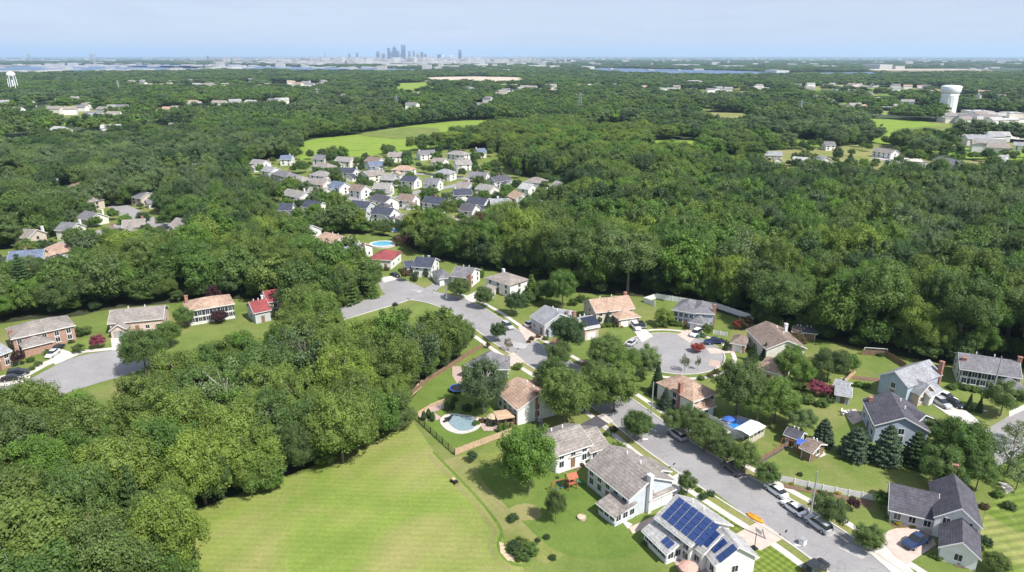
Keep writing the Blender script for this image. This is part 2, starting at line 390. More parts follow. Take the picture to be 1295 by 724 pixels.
C7 = [(955, 192), (1060, 186), (1110, 181), (1160, 200), (1230, 203), (1320, 200), (1320, 240), (1210, 246), (1100, 250), (960, 244)]
FARF = [[(488, 106), (545, 104), (555, 118), (498, 120)], [(530, 98), (600, 97), (668, 98), (665, 108), (545, 108)], [(880, 142), (950, 144), (948, 164), (888, 164)],
        [(1080, 150), (1150, 152), (1218, 160), (1205, 186), (1105, 182)], [(815, 178), (890, 178), (888, 202), (820, 202)], [(895, 200), (950, 200), (945, 224), (900, 224)],
        [(1190, 146), (1310, 148), (1310, 178), (1195, 172)], [(1020, 115), (1060, 117), (1055, 126), (1022, 124)], [(1085, 117), (1170, 119), (1165, 123), (1090, 122)],
        [(286, 180), (300, 180), (302, 215), (287, 215)], [(240, 110), (420, 111), (420, 114), (245, 114)], [(1240, 205), (1310, 208), (1310, 222), (1250, 216)], [(345, 133), (380, 132), (385, 137), (350, 138)]]
CLEAR = [C1, C2, C4, C5, C6, C7] + FARF
sheet('lawn', C1, .03, 'turf', smooth=1); sheet('lawn', C2, .03, 'turf'); sheet('meadow', C4, .05, 'meadow', smooth=1)
sheet('lawn', C5, .03, 'turf'); sheet('lawn', C6, .03, 'turf', smooth=1); sheet('lawn', C7, .03, 'turf_dry')
for i, p in enumerate(FARF):
    sheet(['lawn', 'meadow'][i in (0, 2, 3, 4, 5)], p, .1, {1: 'sand_strip', 6: 'concrete', 11: 'turf_dry', 8: 'turf_rich', 10: 'sand_strip'}.get(i, 'meadow'))
# forest floor under the near woods
sheet('forest_floor', [(-500, 900), (1700, 900), (1500, 215), (-300, 215)], .012, 'soil')
FIELD = [(x - 16, y - 9) for x, y in WOOD_EDGE[:-1]] + [(511, 517), (557, 584), (600, 626), (632, 662), (637, 685), (645, 702), (660, 712), (672, 765), (700, 1100), (225, 1100)]
sheet('mown_field', FIELD, .045, 'turf_field')
sheet('lawn', [(557, 584), (600, 626), (632, 662), (640, 690), (690, 714), (740, 690), (800, 668), (760, 650), (745, 620), (705, 590), (640, 570), (577, 578)], .05, 'turf_dry')
sheet('lawn', [(600, 585), (700, 592), (744, 612), (790, 660), (830, 645), (812, 700), (760, 710), (700, 700), (655, 655), (610, 610)], .055, 'turf_rich', smooth=2)
sheet('lawn', [(510, 516), (575, 577), (646, 550), (700, 540), (620, 520), (600, 455), (560, 470), (525, 500)], .055, 'turf_rich', smooth=1)
sheet('bare_patch', [(640, 645), (660, 636), (680, 640), (688, 655), (665, 660), (645, 656)], .06, 'turf_dry', smooth=2)

# mower turns and the worn strip between the field and the gardens
BL = smooth_line([at(*p) for p in ((548, 572), (575, 600), (600, 626), (620, 650), (634, 672), (630, 690), (640, 708), (660, 716), (690, 708), (740, 688), (795, 668))], 5)
strip('grass_strip', BL[:38], -.25, .3, .064, 'turf_rich'); strip('grass_strip', offs(BL[:34], -1.2), -.5, .5, .066, 'turf_dry')
# ---- roads
ROAD = [(1330, 905), (1170, 777), (1095, 724), (1021, 672), (949, 629), (893, 595), (840, 560), (785, 518), (735, 484), (700, 463), (663, 441), (634, 422), (600, 398), (572, 384), (545, 376), (515, 373), (490, 380), (462, 388), (438, 395), (410, 404)]
RL = smooth_line([at(*p) for p in ROAD], 5)
strip('road', RL, -5.0, 5.0, .06, 'asphalt')
BULB = at(851, 446); SIDE = smooth_line([at(735, 481), at(762, 470), at(800, 458), BULB], 5)
strip('road', SIDE, -4.5, 4.5, .064, 'asphalt')
def ellipse(cx, cy, rx, ry, n=36, a0=0): return [(cx + rx * math.cos(a0 + 2 * math.pi * i / n), cy + ry * math.sin(a0 + 2 * math.pi * i / n)) for i in range(n)]
sheet('road', ellipse(*BULB, 13.0, 13.0), .068, 'asphalt', world=True)
sheet('road', [(476, 352), (499, 349), (535, 364), (560, 376), (520, 378), (486, 376)], .072, 'asphalt', smooth=1)
sheet('road', [(1230, 555), (1268, 531), (1276, 526), (1330, 505), (1400, 510), (1400, 560), (1320, 560), (1262, 590)], .06, 'asphalt')
sheet('path', [(1262, 610), (1275, 612), (1300, 640), (1285, 640)], .06, 'concrete')
sheet('path', [(1276, 528), (1276, 521), (1330, 496), (1330, 503)], .07, 'concrete')
# left cul-de-sac
sheet('road', [(-60, 497), (0, 487), (38, 480), (60, 468), (82, 457), (105, 449), (145, 443), (166, 446), (185, 452), (190, 462), (170, 472), (120, 486), (60, 505), (-60, 520)], .06, 'asphalt', smooth=1)
sheet('sidewalk', [(-60, 484), (0, 478), (30, 470), (50, 460), (85, 448), (110, 443), (160, 438), (160, 441.5), (108, 446.5), (84, 453), (60, 463), (38, 475), (0, 484), (-60, 492)], .065, 'concrete')
sheet('driveway', [(55, 442), (78, 442), (100, 449), (70, 462), (60, 452)], .075, 'concrete'); sheet('driveway', [(140, 428), (158, 426), (160, 442), (142, 444)], .075, 'concrete')
sheet('driveway', [(0, 476), (30, 470), (40, 478), (30, 484), (0, 490)], .08, 'concrete')
sheet('driveway', [(200, 462), (232, 455), (238, 462), (215, 474), (200, 480)], .07, 'pavers')
# roads of the far neighbourhood
def road_px(pts, wd, z=.07, mat='asphalt'):
    strip('road', smooth_line([at(*p) for p in pts], 4), -wd / 2, wd / 2, z, mat)
road_px([(445, 258), (475, 267), (520, 276), (560, 283), (585, 292), (620, 300)], 8); road_px([(325, 212), (370, 226), (400, 238), (445, 250), (470, 262), (478, 268)], 7)
road_px([(470, 262), (520, 245), (560, 238), (600, 232), (650, 236), (700, 246)], 7, .075); road_px([(395, 214), (440, 222), (500, 220), (560, 222), (600, 228)], 7, .08)
road_px([(-20, 338), (30, 322), (90, 306), (150, 287), (172, 276), (160, 266), (140, 258)], 9); road_px([(160, 270), (200, 283), (240, 296), (260, 303)], 9, .075)
road_px([(1105, 203), (1140, 200), (1165, 205), (1195, 216), (1230, 214)], 9)
sheet('path', [(1125, 198), (1165, 200), (1168, 206), (1130, 206)], .1, 'concrete')
# ---- kerbs and sidewalks along the main road (broken at the side street and drives)
n = len(RL)
def seg(a, b): return RL[max(0, a):min(n, b)]
def near_i(px, py):
    q = at(px, py); return min(range(n), key=lambda i: (RL[i][0] - q[0]) ** 2 + (RL[i][1] - q[1]) ** 2)
iS = near_i(737, 482)
# left of travel direction (line runs away from the camera) is the left side in the photo
strip('kerb', RL, 5.0, 5.35, .17, 'kerb_stone', .17)
strip('kerb', seg(0, iS - 1), -5.35, -5.0, .17, 'kerb_stone', .17); strip('kerb', seg(iS + 3, near_i(560, 380) + 1), -5.35, -5.0, .17, 'kerb_stone', .17)
strip('sidewalk', seg(0, near_i(604, 398)), 6.9, 8.2, .09, 'concrete')
strip('sidewalk', seg(0, iS - 1), -8.2, -6.9, .09, 'concrete'); strip('sidewalk', seg(iS + 3, near_i(545, 378)), -8.2, -6.9, .09, 'concrete')
strip('grass_verge', seg(0, near_i(604, 398)), 5.35, 6.9, .085, 'turf_dry'); strip('grass_verge', seg(0, iS - 1), -6.9, -5.35, .085, 'turf_dry')
strip('kerb', SIDE[2:-3], 4.5, 4.8, .16, 'kerb_stone', .16); strip('kerb', SIDE[2:-3], -4.8, -4.5, .16, 'kerb_stone', .16)
ring = [(BULB[0] + 13.15 * math.cos(a), BULB[1] + 13.15 * math.sin(a)) for a in [math.radians(d) for d in range(-135, 160, 6)]]
strip('kerb', ring, -.3, .0, .16, 'kerb_stone', .16)
ring2 = [(BULB[0] + 15.2 * math.cos(a), BULB[1] + 15.2 * math.sin(a)) for a in [math.radians(d) for d in range(-120, 120, 6)]]
strip('sidewalk', ring2, -1.1, .0, .09, 'concrete')
# ---- drives, paths, patios
D = [('driveway', [(931, 676), (961, 659), (992, 681), (962, 697), (935, 690), (920, 700), (905, 712), (918, 685)], 'concrete_pink'),
     ('path', [(905, 722), (952, 700), (962, 706), (930, 724), (915, 740)], 'concrete_pink'),
     ('driveway', [(836, 611), (860, 598), (868, 608), (852, 632), (836, 636), (820, 626)], 'concrete'),
     ('path', [(795, 668), (826, 654), (848, 634), (854, 637), (832, 660), (800, 676)], 'concrete_pink'),
     ('patio', [(848, 704), (878, 694), (912, 715), (905, 740), (868, 740)], 'pavers'),
     ('driveway', [(728, 541), (755, 526), (770, 536), (741, 552)], 'asphalt_dark'), ('sidewalk', [(755, 527), (762, 523), (776, 533), (770, 537)], 'concrete'),
     ('driveway', [(1112, 679), (1126, 671), (1134, 669), (1158, 668), (1175, 672), (1184, 690), (1148, 714), (1143, 720)], 'concrete_pink'),
     ('sidewalk', [(1098, 699), (1112, 692), (1150, 718), (1165, 735), (1150, 745)], 'concrete'),
     ('driveway', [(655, 415), (676, 406), (690, 413), (694, 424), (673, 433), (668, 436)], 'concrete_pink'),
     ('driveway', [(1172, 507), (1186, 500), (1196, 506), (1222, 520), (1240, 535), (1230, 545), (1205, 530)], 'concrete'),
     ('driveway', [(800, 417), (812, 413), (826, 426), (812, 434)], 'concrete'), ('driveway', [(856, 424), (872, 416), (884, 424), (872, 434)], 'concrete_pink'),
     ('driveway', [(893, 441), (925, 441), (930, 447), (898, 448)], 'concrete_pink'), ('path', [(898, 455), (914, 458), (908, 466), (896, 463)], 'pavers'),
     ('driveway', [(632, 455), (650, 446), (664, 458), (646, 464)], 'concrete_pink'), ('path', [(572, 464), (584, 464), (586, 482), (578, 486), (572, 476)], 'pavers'),
     ('driveway', [(480, 352), (498, 349), (503, 354), (486, 358)], 'concrete'), ('driveway', [(536, 366), (552, 357), (560, 362), (548, 371)], 'asphalt'),
     ('driveway', [(586, 377), (604, 368), (612, 374), (598, 384)], 'concrete'), ('driveway', [(700, 428), (716, 432), (712, 440), (694, 436)], 'mulch'),
     ('garden_bed', [(518, 505), (524, 492), (532, 481), (537, 482), (534, 490), (524, 499)], 'straw'),
     ('patio', [(528, 522), (560, 510), (563, 517), (548, 522), (560, 530), (546, 534), (530, 530)], 'pavers'),
     ('patio', [(600, 528), (626, 530), (648, 524), (645, 545), (612, 546)], 'pavers'),
     ('path', [(1070, 475), (1113, 479), (1113, 484), (1080, 480)], 'mulch'), ('garden_bed', [(990, 612), (1106, 636), (1100, 642), (1050, 628), (992, 618)], 'mulch'),
     ('garden_bed', [(1124, 662), (1132, 668), (1150, 667), (1162, 671), (1158, 663), (1128, 656)], 'mulch'), ('garden_bed', [(1196, 706), (1212, 712), (1236, 722), (1210, 718)], 'mulch'),
     ('garden_bed', [(722, 590), (746, 580), (752, 586), (728, 595)], 'mulch'), ('garden_bed', [(631, 686), (637, 688), (640, 700), (652, 704), (650, 711), (642, 710), (633, 700)], 'straw'),
     ('path', [(703, 596), (722, 588), (748, 584), (744, 588), (724, 594), (706, 600)], 'concrete'),
     ('patio', [(728, 600), (731, 606), (724, 608)], 'mulch'), ('path', [(783, 656), (800, 664), (794, 670)], 'concrete'),
     ('path', [(958, 582), (962, 587), (1005, 561), (1001, 557)], 'asphalt_dark'), ('patio', [(1032, 573), (1040, 570), (1045, 576), (1037, 580)], 'concrete'),
     ('patio', [(1065, 520), (1082, 518), (1092, 532), (1078, 538)], 'concrete_pink'), ('patio', [(910, 531), (932, 526), (970, 540), (950, 553), (928, 556), (912, 545)], 'concrete'),
     ('driveway', [(448, 268), (470, 262), (482, 268), (466, 276)], 'concrete'), ('driveway', [(548, 284), (575, 274), (585, 277), (560, 288)], 'concrete_pink'),
     ('driveway', [(500, 264), (484, 262), (486, 268)], 'concrete'), ('path', [(1100, 200), (1165, 201), (1150, 206)], 'concrete')]
for i, (nm, P, mt) in enumerate(D): sheet(nm, P, .10 + .003 * (i % 12), mt)
sheet('lawn', [(886, 641), (905, 624), (955, 661), (928, 676), (906, 664)], .08, 'turf_stripe'); sheet('lawn', [(940, 702), (992, 684), (1032, 712), (1020, 740), (950, 740)], .08, 'turf_stripe')
sheet('lawn', [(1238, 680), (1248, 640), (1300, 610), (1400, 640), (1400, 780), (1270, 780)], .08, 'turf_curve')
sheet('lawn', [(755, 590), (790, 566), (800, 568), (848, 600), (836, 606), (800, 600)], .08, 'turf_rich', smooth=1)
# repair patches and seams in the asphalt
for P in ([(646, 432), (668, 436), (664, 442), (650, 440)], [(1060, 694), (1074, 688), (1102, 700), (1090, 708)], [(1040, 672), (1052, 668), (1058, 676), (1048, 680)], [(520, 366), (535, 368), (530, 371)]):
    sheet('road_patch', P, .078, 'asphalt_patch')
# manholes
for p in ((840, 566), (603, 404), (915, 612)):
    x, y = at(*p); o = MB().lathe([(.35, .062), (.35, .085)], 14, (x, y)).build('manhole_cover', 'metal_grey'); tag(o, None, 'manhole cover'); auto(o, 'round grey manhole cover set in the road', *p)

# ---- river reaches far off
for P in ([(-400, 93), (-400, 85), (0, 85), (80, 82.5), (170, 82), (260, 83), (280, 87), (180, 90.5), (60, 91)], [(120, 84), (300, 83.5), (640, 90), (300, 88)],
          [(735, 88.5), (760, 86.5), (900, 89), (1000, 92.5), (960, 95), (850, 95.5), (790, 93)], [(1030, 93), (1110, 91.5), (1112, 95.5), (1040, 96.5)]):
    sheet('river', P, .5, 'river_water')
# ================================================================== HOUSES
HOUSES = []   # footprints kept clear of trees: (x, y, radius)
def frame(b):
    Ax, Ay, Bx, By, W, h, rise, ty = b[:8]
    a, c = Vector(at(Ax, Ay, h)), Vector(at(Bx, By, h)); L = (c - a).length; u = (c - a) / L
    nrm = Vector((-u.y, u.x))
    return a, u, nrm, L
class Fr:
    def __init__(s, a, u, n): s.a, s.u, s.n = a, u, n
    def p(s, x, y, z): q = s.a + s.u * x + s.n * y; return (q.x, q.y, z)
    def box(s, m, x0, x1, y0, y1, z0, z1):
        v = [s.p(x0, y0, z0), s.p(x1, y0, z0), s.p(x1, y1, z0), s.p(x0, y1, z0), s.p(x0, y0, z1), s.p(x1, y0, z1), s.p(x1, y1, z1), s.p(x0, y1, z1)]
        m.add(v, [(0, 3, 2, 1), (4, 5, 6, 7), (0, 1, 5, 4), (1, 2, 6, 5), (2, 3, 7, 6), (3, 0, 4, 7)])
def house(desc, wall, roof, blocks, px=None, detail=2, chim=None, solar=None, name='house', cat='house', lm=None, label=None, group=None, door=True, skyl=0, umat=None):
    a0, u0, n0, L0 = frame(blocks[0]); c0 = a0 + u0 * L0 / 2 + n0 * blocks[0][4] / 2
    root = empty(name, (c0.x, c0.y, 0)); off = (c0.x, c0.y, 0)
    wm = {}; rm = MB(); fm = MB()
    for bi, b in enumerate(blocks):
        W, h, rise, ty = b[4:8]; rise *= .82; op = b[8] if len(b) > 8 else {}
        a, u, n, L = frame(b); f = Fr(a, u, n); wkey = op.get('wall', wall); m = wm.setdefault(wkey, MB())
        HOUSES.append((*(a + u * L / 2 + n * W / 2), max(L, W) * .55))
        ov = op.get('ov', .4); zb = -.15 - .02 * bi; th = .16
        base = [(0, 0), (L, 0), (L, W), (0, W)]
        if ty == 'g':    # ridge along AB
            V = [f.p(x, y, z) for z in (zb, h) for x, y in base] + [f.p(0, W / 2, h + rise), f.p(L, W / 2, h + rise)]
            m.add(V, [(0, 1, 5, 4), (2, 3, 7, 6), (1, 2, 6, 9, 5), (3, 0, 4, 8, 7), (0, 3, 2, 1), (4, 5, 9, 8), (6, 7, 8, 9)])
            d = rise / (W / 2); e = ov
            rm.slab([f.p(-e, -e, h - e * d + .02), f.p(L + e, -e, h - e * d + .02), f.p(L + e, W / 2, h + rise + .02), f.p(-e, W / 2, h + rise + .02)], th)
            rm.slab([f.p(-e, W / 2, h + rise + .021), f.p(L + e, W / 2, h + rise + .021), f.p(L + e, W + e, h - e * d + .02), f.p(-e, W + e, h - e * d + .02)], th)
            for x in (-e - .06, L + e + .0):
                fm.slab([f.p(x, -e, h - e * d - .1), f.p(x + .06, -e, h - e * d - .1), f.p(x + .06, W / 2, h + rise - .1), f.p(x, W / 2, h + rise - .1)], .24)
                fm.slab([f.p(x, W / 2, h + rise - .101), f.p(x + .06, W / 2, h + rise - .101), f.p(x + .06, W + e, h - e * d - .1), f.p(x, W + e, h - e * d - .1)], .24)
            f.box(fm, -e, L + e, -e - .1, -e - .003, h - e * d - .06, h - e * d + .1)
            if detail > 1:
                for x in (.12, L - .22): f.box(fm, x, x + .1, -.12, -.02, 0, h - .1)
        elif ty == 'y':  # ridge away from AB: gable on the AB side
            V = [f.p(x, y, z) for z in (zb, h) for x, y in base] + [f.p(L / 2, 0, h + rise), f.p(L / 2, W, h + rise)]
            m.add(V, [(0, 1, 5, 8, 4), (2, 3, 7, 9, 6), (1, 2, 6, 5), (3, 0, 4, 7), (0, 3, 2, 1), (5, 6, 9, 8), (7, 4, 8, 9)])
            d = rise / (L / 2); e = ov
            rm.slab([f.p(-e, -e, h - e * d + .02), f.p(L / 2, -e, h + rise + .02), f.p(L / 2, W + e, h + rise + .02), f.p(-e, W + e, h - e * d + .02)], th)
            rm.slab([f.p(L / 2, -e, h + rise + .021), f.p(L + e, -e, h - e * d + .02), f.p(L + e, W + e, h - e * d + .02), f.p(L / 2, W + e, h + rise + .021)], th)
            y = -e - .06
            fm.slab([f.p(-e, y, h - e * d - .1), f.p(L / 2, y, h + rise - .1), f.p(L / 2, y + .06, h + rise - .1), f.p(-e, y + .06, h - e * d - .1)], .24)
            fm.slab([f.p(L / 2, y, h + rise - .101), f.p(L + e, y, h - e * d - .1), f.p(L + e, y + .06, h - e * d - .1), f.p(L / 2, y + .06, h + rise - .101)], .24)
        elif ty == 'h':
            f.box(m, 0, L, 0, W, zb, h); e = ov; z = h + .02
            if L >= W: r0, r1 = (W / 2, W / 2), (L - W / 2, W / 2)
            else: r0, r1 = (L / 2, L / 2), (L / 2, W - L / 2)
            P = [f.p(-e, -e, z), f.p(L + e, -e, z), f.p(L + e, W + e, z), f.p(-e, W + e, z)]; R0, R1 = f.p(*r0, z + rise), f.p(*r1, z + rise)
            k = .14; Q = [(p[0], p[1], p[2] + k) for p in P]; S0, S1 = (*R0[:2], R0[2] + k), (*R1[:2], R1[2] + k)
            if L >= W: fs = [(4, 5, 9, 8), (5, 6, 9), (6, 7, 8, 9), (7, 4, 8)]
            else: fs = [(4, 5, 8), (5, 6, 9, 8), (6, 7, 9), (7, 4, 8, 9)]
            rm.add(P + Q + [S0, S1], [(0, 3, 2, 1), (0, 1, 5, 4), (1, 2, 6, 5), (2, 3, 7, 6), (3, 0, 4, 7)] + fs)
            f.box(fm, -e - .08, L + e + .08, -e - .09, -e - .01, z - .1, z + .1)
        elif ty == 'l':  # lean-to falling toward AB
            V = [f.p(x, y, z) for z in (zb, h) for x, y in base]; V[6] = f.p(L, W, h + rise); V[7] = f.p(0, W, h + rise)
            m.add(V, [(0, 3, 2, 1), (4, 5, 6, 7), (0, 1, 5, 4), (1, 2, 6, 5), (2, 3, 7, 6), (3, 0, 4, 7)]); e = ov; d = rise / W
            rm.slab([f.p(-e, -e, h - e * d + .02), f.p(L + e, -e, h - e * d + .02), f.p(L + e, W, h + rise + .02), f.p(-e, W, h + rise + .02)], th)
            f.box(fm, -e, L + e, -e - .1, -e - .003, h - e * d - .06, h - e * d + .1)
        # openings
        skip = op.get('skip', ''); wn = op.get('win')
        two = h > 3.9
        faces = {'A': (lambda s, z, a=a, u=u, n=n: a + u * s, u, -n, L), 'R': (lambda s, z, a=a, u=u, n=n, L=L: a + u * L + n * s, n, u, W), 'L': (lambda s, z, a=a, u=u, n=n, W=W: a + n * (W - s), -n, -u, W)}
        for fk, (pos, t, nn, ln) in faces.items():
            mid = pos(ln / 2, 0); facing = nn.dot(Vector((0, 0)) - mid) > 0
            if not facing or fk in skip: continue
            gar = op.get('garage', '') == fk
            cnt = max(1, int(ln / (3.0 if detail > 1 else 3.8)))
            if fk != 'A' and not wn: cnt = max(1, cnt - 1)
            if wn: cnt = wn.get(fk, cnt)
            rows = [.95, 2.75] if two else [.95]
            if h > 4.9: rows = [1.0, 3.35]
            if detail < 1: rows = rows[-1:]; cnt = min(cnt, 2)
            def rect(mb, s0, s1, z0, z1, o0, o1):
                v = []
                for z in (z0, z1):
                    for s, o in ((s0, o0), (s1, o0), (s1, o1), (s0, o1)):
                        q = pos(s, 0) + nn * o; v.append((q.x, q.y, z))
                mb.add(v, [(0, 3, 2, 1), (4, 5, 6, 7), (0, 1, 5, 4), (1, 2, 6, 5), (2, 3, 7, 6), (3, 0, 4, 7)])
            if gar:
                for k in range(op.get('gn', 2 if ln > 5.4 else 1)):
                    gw = 2.5; s0 = ln / 2 - (gw * op.get('gn', 2 if ln > 5.4 else 1) + .3) / 2 + k * (gw + .3)
                    mb = MB(); rect(mb, s0, s0 + gw, .08, 2.15, -.02, .05); g = mb.build('garage_door', op.get('gmat', 'trim_white'), root, off)
                if not two: continue
                rows = rows[1:]
            for ri, z0 in enumerate(rows):
                for k in range(cnt):
                    s = ln * (k + .5) / cnt; ww, wh = 1.0, (1.25 if two else 1.1)
                    if door and bi == 0 and fk == 'A' and ri == 0 and k == cnt // 2 and detail > 0:
                        mb = MB(); rect(mb, s - .5, s + .5, .05, 2.15, .0, .06); mb.build('door', 'wood_brown', root, off); continue
                    mb = MB()
                    if detail > 1:
                        rect(mb, s - ww / 2 - .1, s + ww / 2 + .1, z0 - .1, z0 + wh + .1, -.01, .05); fr_ = mb.build('window', 'trim_white', root, off)
                        g = MB(); rect(g, s - ww / 2 - .16, s + ww / 2 + .16, z0 - .18, z0 - .101, -.01, .14); g.build('sill', 'trim_white', fr_, off); g = MB(); rect(g, s - ww / 2, s - .03, z0, z0 + wh, .02, .062); rect(g, s + .03, s + ww / 2, z0, z0 + wh, .02, .062); g.build('pane', 'window_glass', fr_, off)
                        if op.get('shut') and fk in op['shut']:
                            g = MB(); rect(g, s - ww / 2 - .55, s - ww / 2 - .14, z0 - .05, z0 + wh + .05, .0, .05); rect(g, s + ww / 2 + .14, s + ww / 2 + .55, z0 - .05, z0 + wh + .05, .0, .05)
                            g.build('shutter', 'shutter', fr_, off)
                    else:
                        rect(mb, s - .6, s + .6, z0, z0 + wh, -.01, .05); mb.build('window', 'window_glass', root, off)
        if solar and bi in solar:
            for (s0, t0, cols, rws, cw, chh, gap) in solar[bi]:
                for i in range(cols):
                    for j in range(rws):
                        x0 = s0 + i * (cw + gap); y0 = t0 + j * (chh + .09)
                        if ty == 'g':
                            d = rise / (W / 2); yy = lambda y: y / math.sqrt(1 + d * d); q = [f.p(x0, yy(y0), h + yy(y0) * d + .26), f.p(x0 + cw, yy(y0), h + yy(y0) * d + .26), f.p(x0 + cw, yy(y0 + chh), h + yy(y0 + chh) * d + .26), f.p(x0, yy(y0 + chh), h + yy(y0 + chh) * d + .26)]
                        elif ty == 'y':
                            d = rise / (L / 2); yy = lambda y: y / math.sqrt(1 + d * d); q = [f.p(yy(y0), x0 + cw, h + yy(y0) * d + .26), f.p(yy(y0), x0, h + yy(y0) * d + .26), f.p(yy(y0 + chh), x0, h + yy(y0 + chh) * d + .26), f.p(yy(y0 + chh), x0 + cw, h + yy(y0 + chh) * d + .26)]
                        else:
                            d = rise / W; yy = lambda y: y / math.sqrt(1 + d * d); q = [f.p(x0, yy(y0), h + yy(y0) * d + .26), f.p(x0 + cw, yy(y0), h + yy(y0) * d + .26), f.p(x0 + cw, yy(y0 + chh), h + yy(y0 + chh) * d + .26), f.p(x0, yy(y0 + chh), h + yy(y0 + chh) * d + .26)]
                        mb = MB(); mb.slab(q, .05); pn = mb.build('solar_panel', umat or 'solar_cell', root, off)
    for k, mb in wm.items():
        mb.build('wall', k, root, off)
    r = rm.build('roof', 'roof_' + roof, root, off)
    fm.build('gutter', 'trim_white', root, off)
    if chim:
        for (bi, s, y, top, mt) in (chim if isinstance(chim, list) else [chim]):
            a, u, n, L = frame(blocks[bi]); s = min(s, L + .3); f = Fr(a, u, n); mb = MB(); top -= .9 if top > 5 else 0; f.box(mb, s - .45, s + .45, y - .35, y + .35, -.1, top); f.box(mb, s - .52, s + .52, y - .42, y + .42, top + .003, top + .15)
            mb.build('chimney', mt, r, off)
    if detail > 0:   # vents and pipes on the roof
        a, u, n, L = frame(blocks[0]); f = Fr(a, u, n); b = blocks[0]
        if b[7] == 'g':
            for s in ([.3, .62] if detail > 1 else [.4]):
                y = b[4] * .62; z = b[5] + b[6] * (1 - .24); mb = MB(); f.box(mb, L * s - .12, L * s + .12, y - .12, y + .12, z, z + .6); mb.build('vent_pipe', 'trim_white' if detail > 1 else 'metal_grey', r, off)
    pc = proj(c0.x, c0.y, 2.5)
    tag(root, label, cat, group)
    if lm: LM.append((pc[0], pc[1], lm)); root['self_lm'] = lm
    if not label: auto(root, desc, pc[0], pc[1])
    return root

# ---- near houses
house('', 'wall_white', 'white', [(831.5, 655, 874, 688, 8.6, 4.4, 3.0, 'g', dict(win={'A': 4, 'R': 1, 'L': 2})), (889, 690, 906, 712, 6.6, 3.3, 2.9, 'g', dict(win={'A': 2, 'R': 1})), (876, 687, 890, 698, 7, 3.6, 2.3, 'g', dict(skip='R')), (815.7, 671.5, 843.7, 699, 4.4, 2.3, 1.3, 'g', dict(win={'A': 5, 'R': 3}, ))],
      solar={0: [(.45, .35, 6, 4, 1.3, 1.02, .14)], 1: [(3.3, .35, 1, 3, 1.3, 1.0, .1), (.2, .5, 2, 2, 1.1, 1.2, .25)], 2: [(.3, .7, 2, 2, 1.0, 1.4, .1)], 3: [(3.6, .4, 2, 1, .9, 1.3, .1)]},
      label='white two-storey house with rows of blue solar panels on its pale roof, beside the street', lm='the solar-panelled white house')
house('', 'wall_pale', 'taupe', [(744, 588.5, 796, 630, 9.8, 4.3, 2.9, 'g', dict(win={'A': 5, 'R': 1})), (822, 632, 851, 619, 6.5, 2.6, 2.0, 'h', dict(garage='A')), (800, 590, 824, 606, 4.5, 3.6, 1.3, 'g', dict(skip='AL')), (757.5, 637, 778, 653, 4.6, 2.2, 1.1, 'l', dict(win={'A': 3, 'R': 3}))],
      chim=(0, 13.4, 4.2, 8.3, 'wall_white'), label='long pale-sided house with brown-grey roof and sunroom, next to the solar-panelled one', lm='the pale house with sunroom')
house('', 'wall_white', 'taupe', [(703, 576, 746.5, 561.5, 8.5, 4.0, 2.3, 'g', dict(win={'A': 3})), (747, 571, 768, 564, 8.5, 2.5, 2.3, 'g', dict(win={'A': 2, 'R': 1})), (721, 577.5, 732, 574, 1.6, 2.5, .9, 'h', dict(win={'A': 2}))],
      label='white house with plain brown-grey gable roof at the end of the dark driveway', lm='the white house by the dark driveway', chim=(0, 2.0, 8.7, 7.2, 'metal_black'))
house('', 'wall_white', 'peach', [(630, 495, 655, 517.5, 9.4, 4.0, 2.6, 'g', dict(win={'A': 4, 'R': 1, 'L': 1})), (668, 488, 681, 498, 4, 3.2, 1.4, 'g', dict(skip='A'))],
      chim=(0, 8.8, 4.6, 7.8, 'chimney_brick'), label='white house with pale peach roof and brick chimney, beside the covered pool', lm='the peach-roofed house by the pool')
house('', 'wall_white', 'grey', [(590, 462, 616, 470, 9, 3.6, 2.6, 'h', {}), (620, 467, 643, 467, 7, 2.6, 1.8, 'h', dict(garage='R'))], label='low grey-roofed house mostly hidden behind the big round tree', lm='the grey-roofed house behind the round tree')
house('', 'wall_blue', 'pale', [(672, 400, 689, 410.5, 9.5, 3.8, 2.8, 'g', dict(wall='wall_grey')), (685, 409, 695, 416, 6, 2.6, 2.0, 'g', dict(garage='A', gn=1, gmat='wall_blue')), (697, 402, 716, 405, 7, 3.4, 2.0, 'g', {})],
      chim=(0, 6, 8, 6.4, 'roof_brown'), label='house with several pale grey gables and a wide paver driveway', lm='the pale grey gabled house')
house('', 'wall_pinkbrick', 'white', [(740, 416, 757, 412.8, 8.2, 3.6, 2.1, 'g', dict(garage='A', gn=1)), ], umat='solar_dark', solar={0: [(.4, .4, 4, 2, 1.15, 1.75, .04)]}, chim=(0, .8, 7.4, 6.8, 'chimney_brick'),
      label='small pink-brick house whose roof is covered by dark solar panels', lm='the small pink-brick house')
house('', 'wall_tan', 'peach', [(754, 395, 801, 389.5, 9, 4.2, 2.8, 'g', dict(win={'A': 4, 'L': 1}, wall='wall_tan')), (783, 404.5, 808, 401, 6.5, 2.6, 2.2, 'h', dict(garage='A', wall='wall_brick'))],
      chim=(0, 11.8, 5.2, 8.2, 'chimney_brick'), label='tan house with peach roof and front garage above the round turning circle', lm='the peach-roofed tan house')
house('', 'wall_blue', 'grey', [(852, 392, 878, 396.5, 9, 4.5, 2.4, 'h', dict(win={'A': 4, 'L': 2})), (876, 396, 902, 397.5, 8.6, 4.5, 2.3, 'h', dict(win={'A': 1})), (873, 408, 890, 411, 5.5, 2.5, 1.8, 'h', dict(wall='wall_white', garage='A'))],
      chim=(1, 6.5, 1.0, 7.8, 'chimney_brick'), label='light blue house with grey hip roof and tall brick chimney inside the white fence', lm='the light blue hip-roofed house')
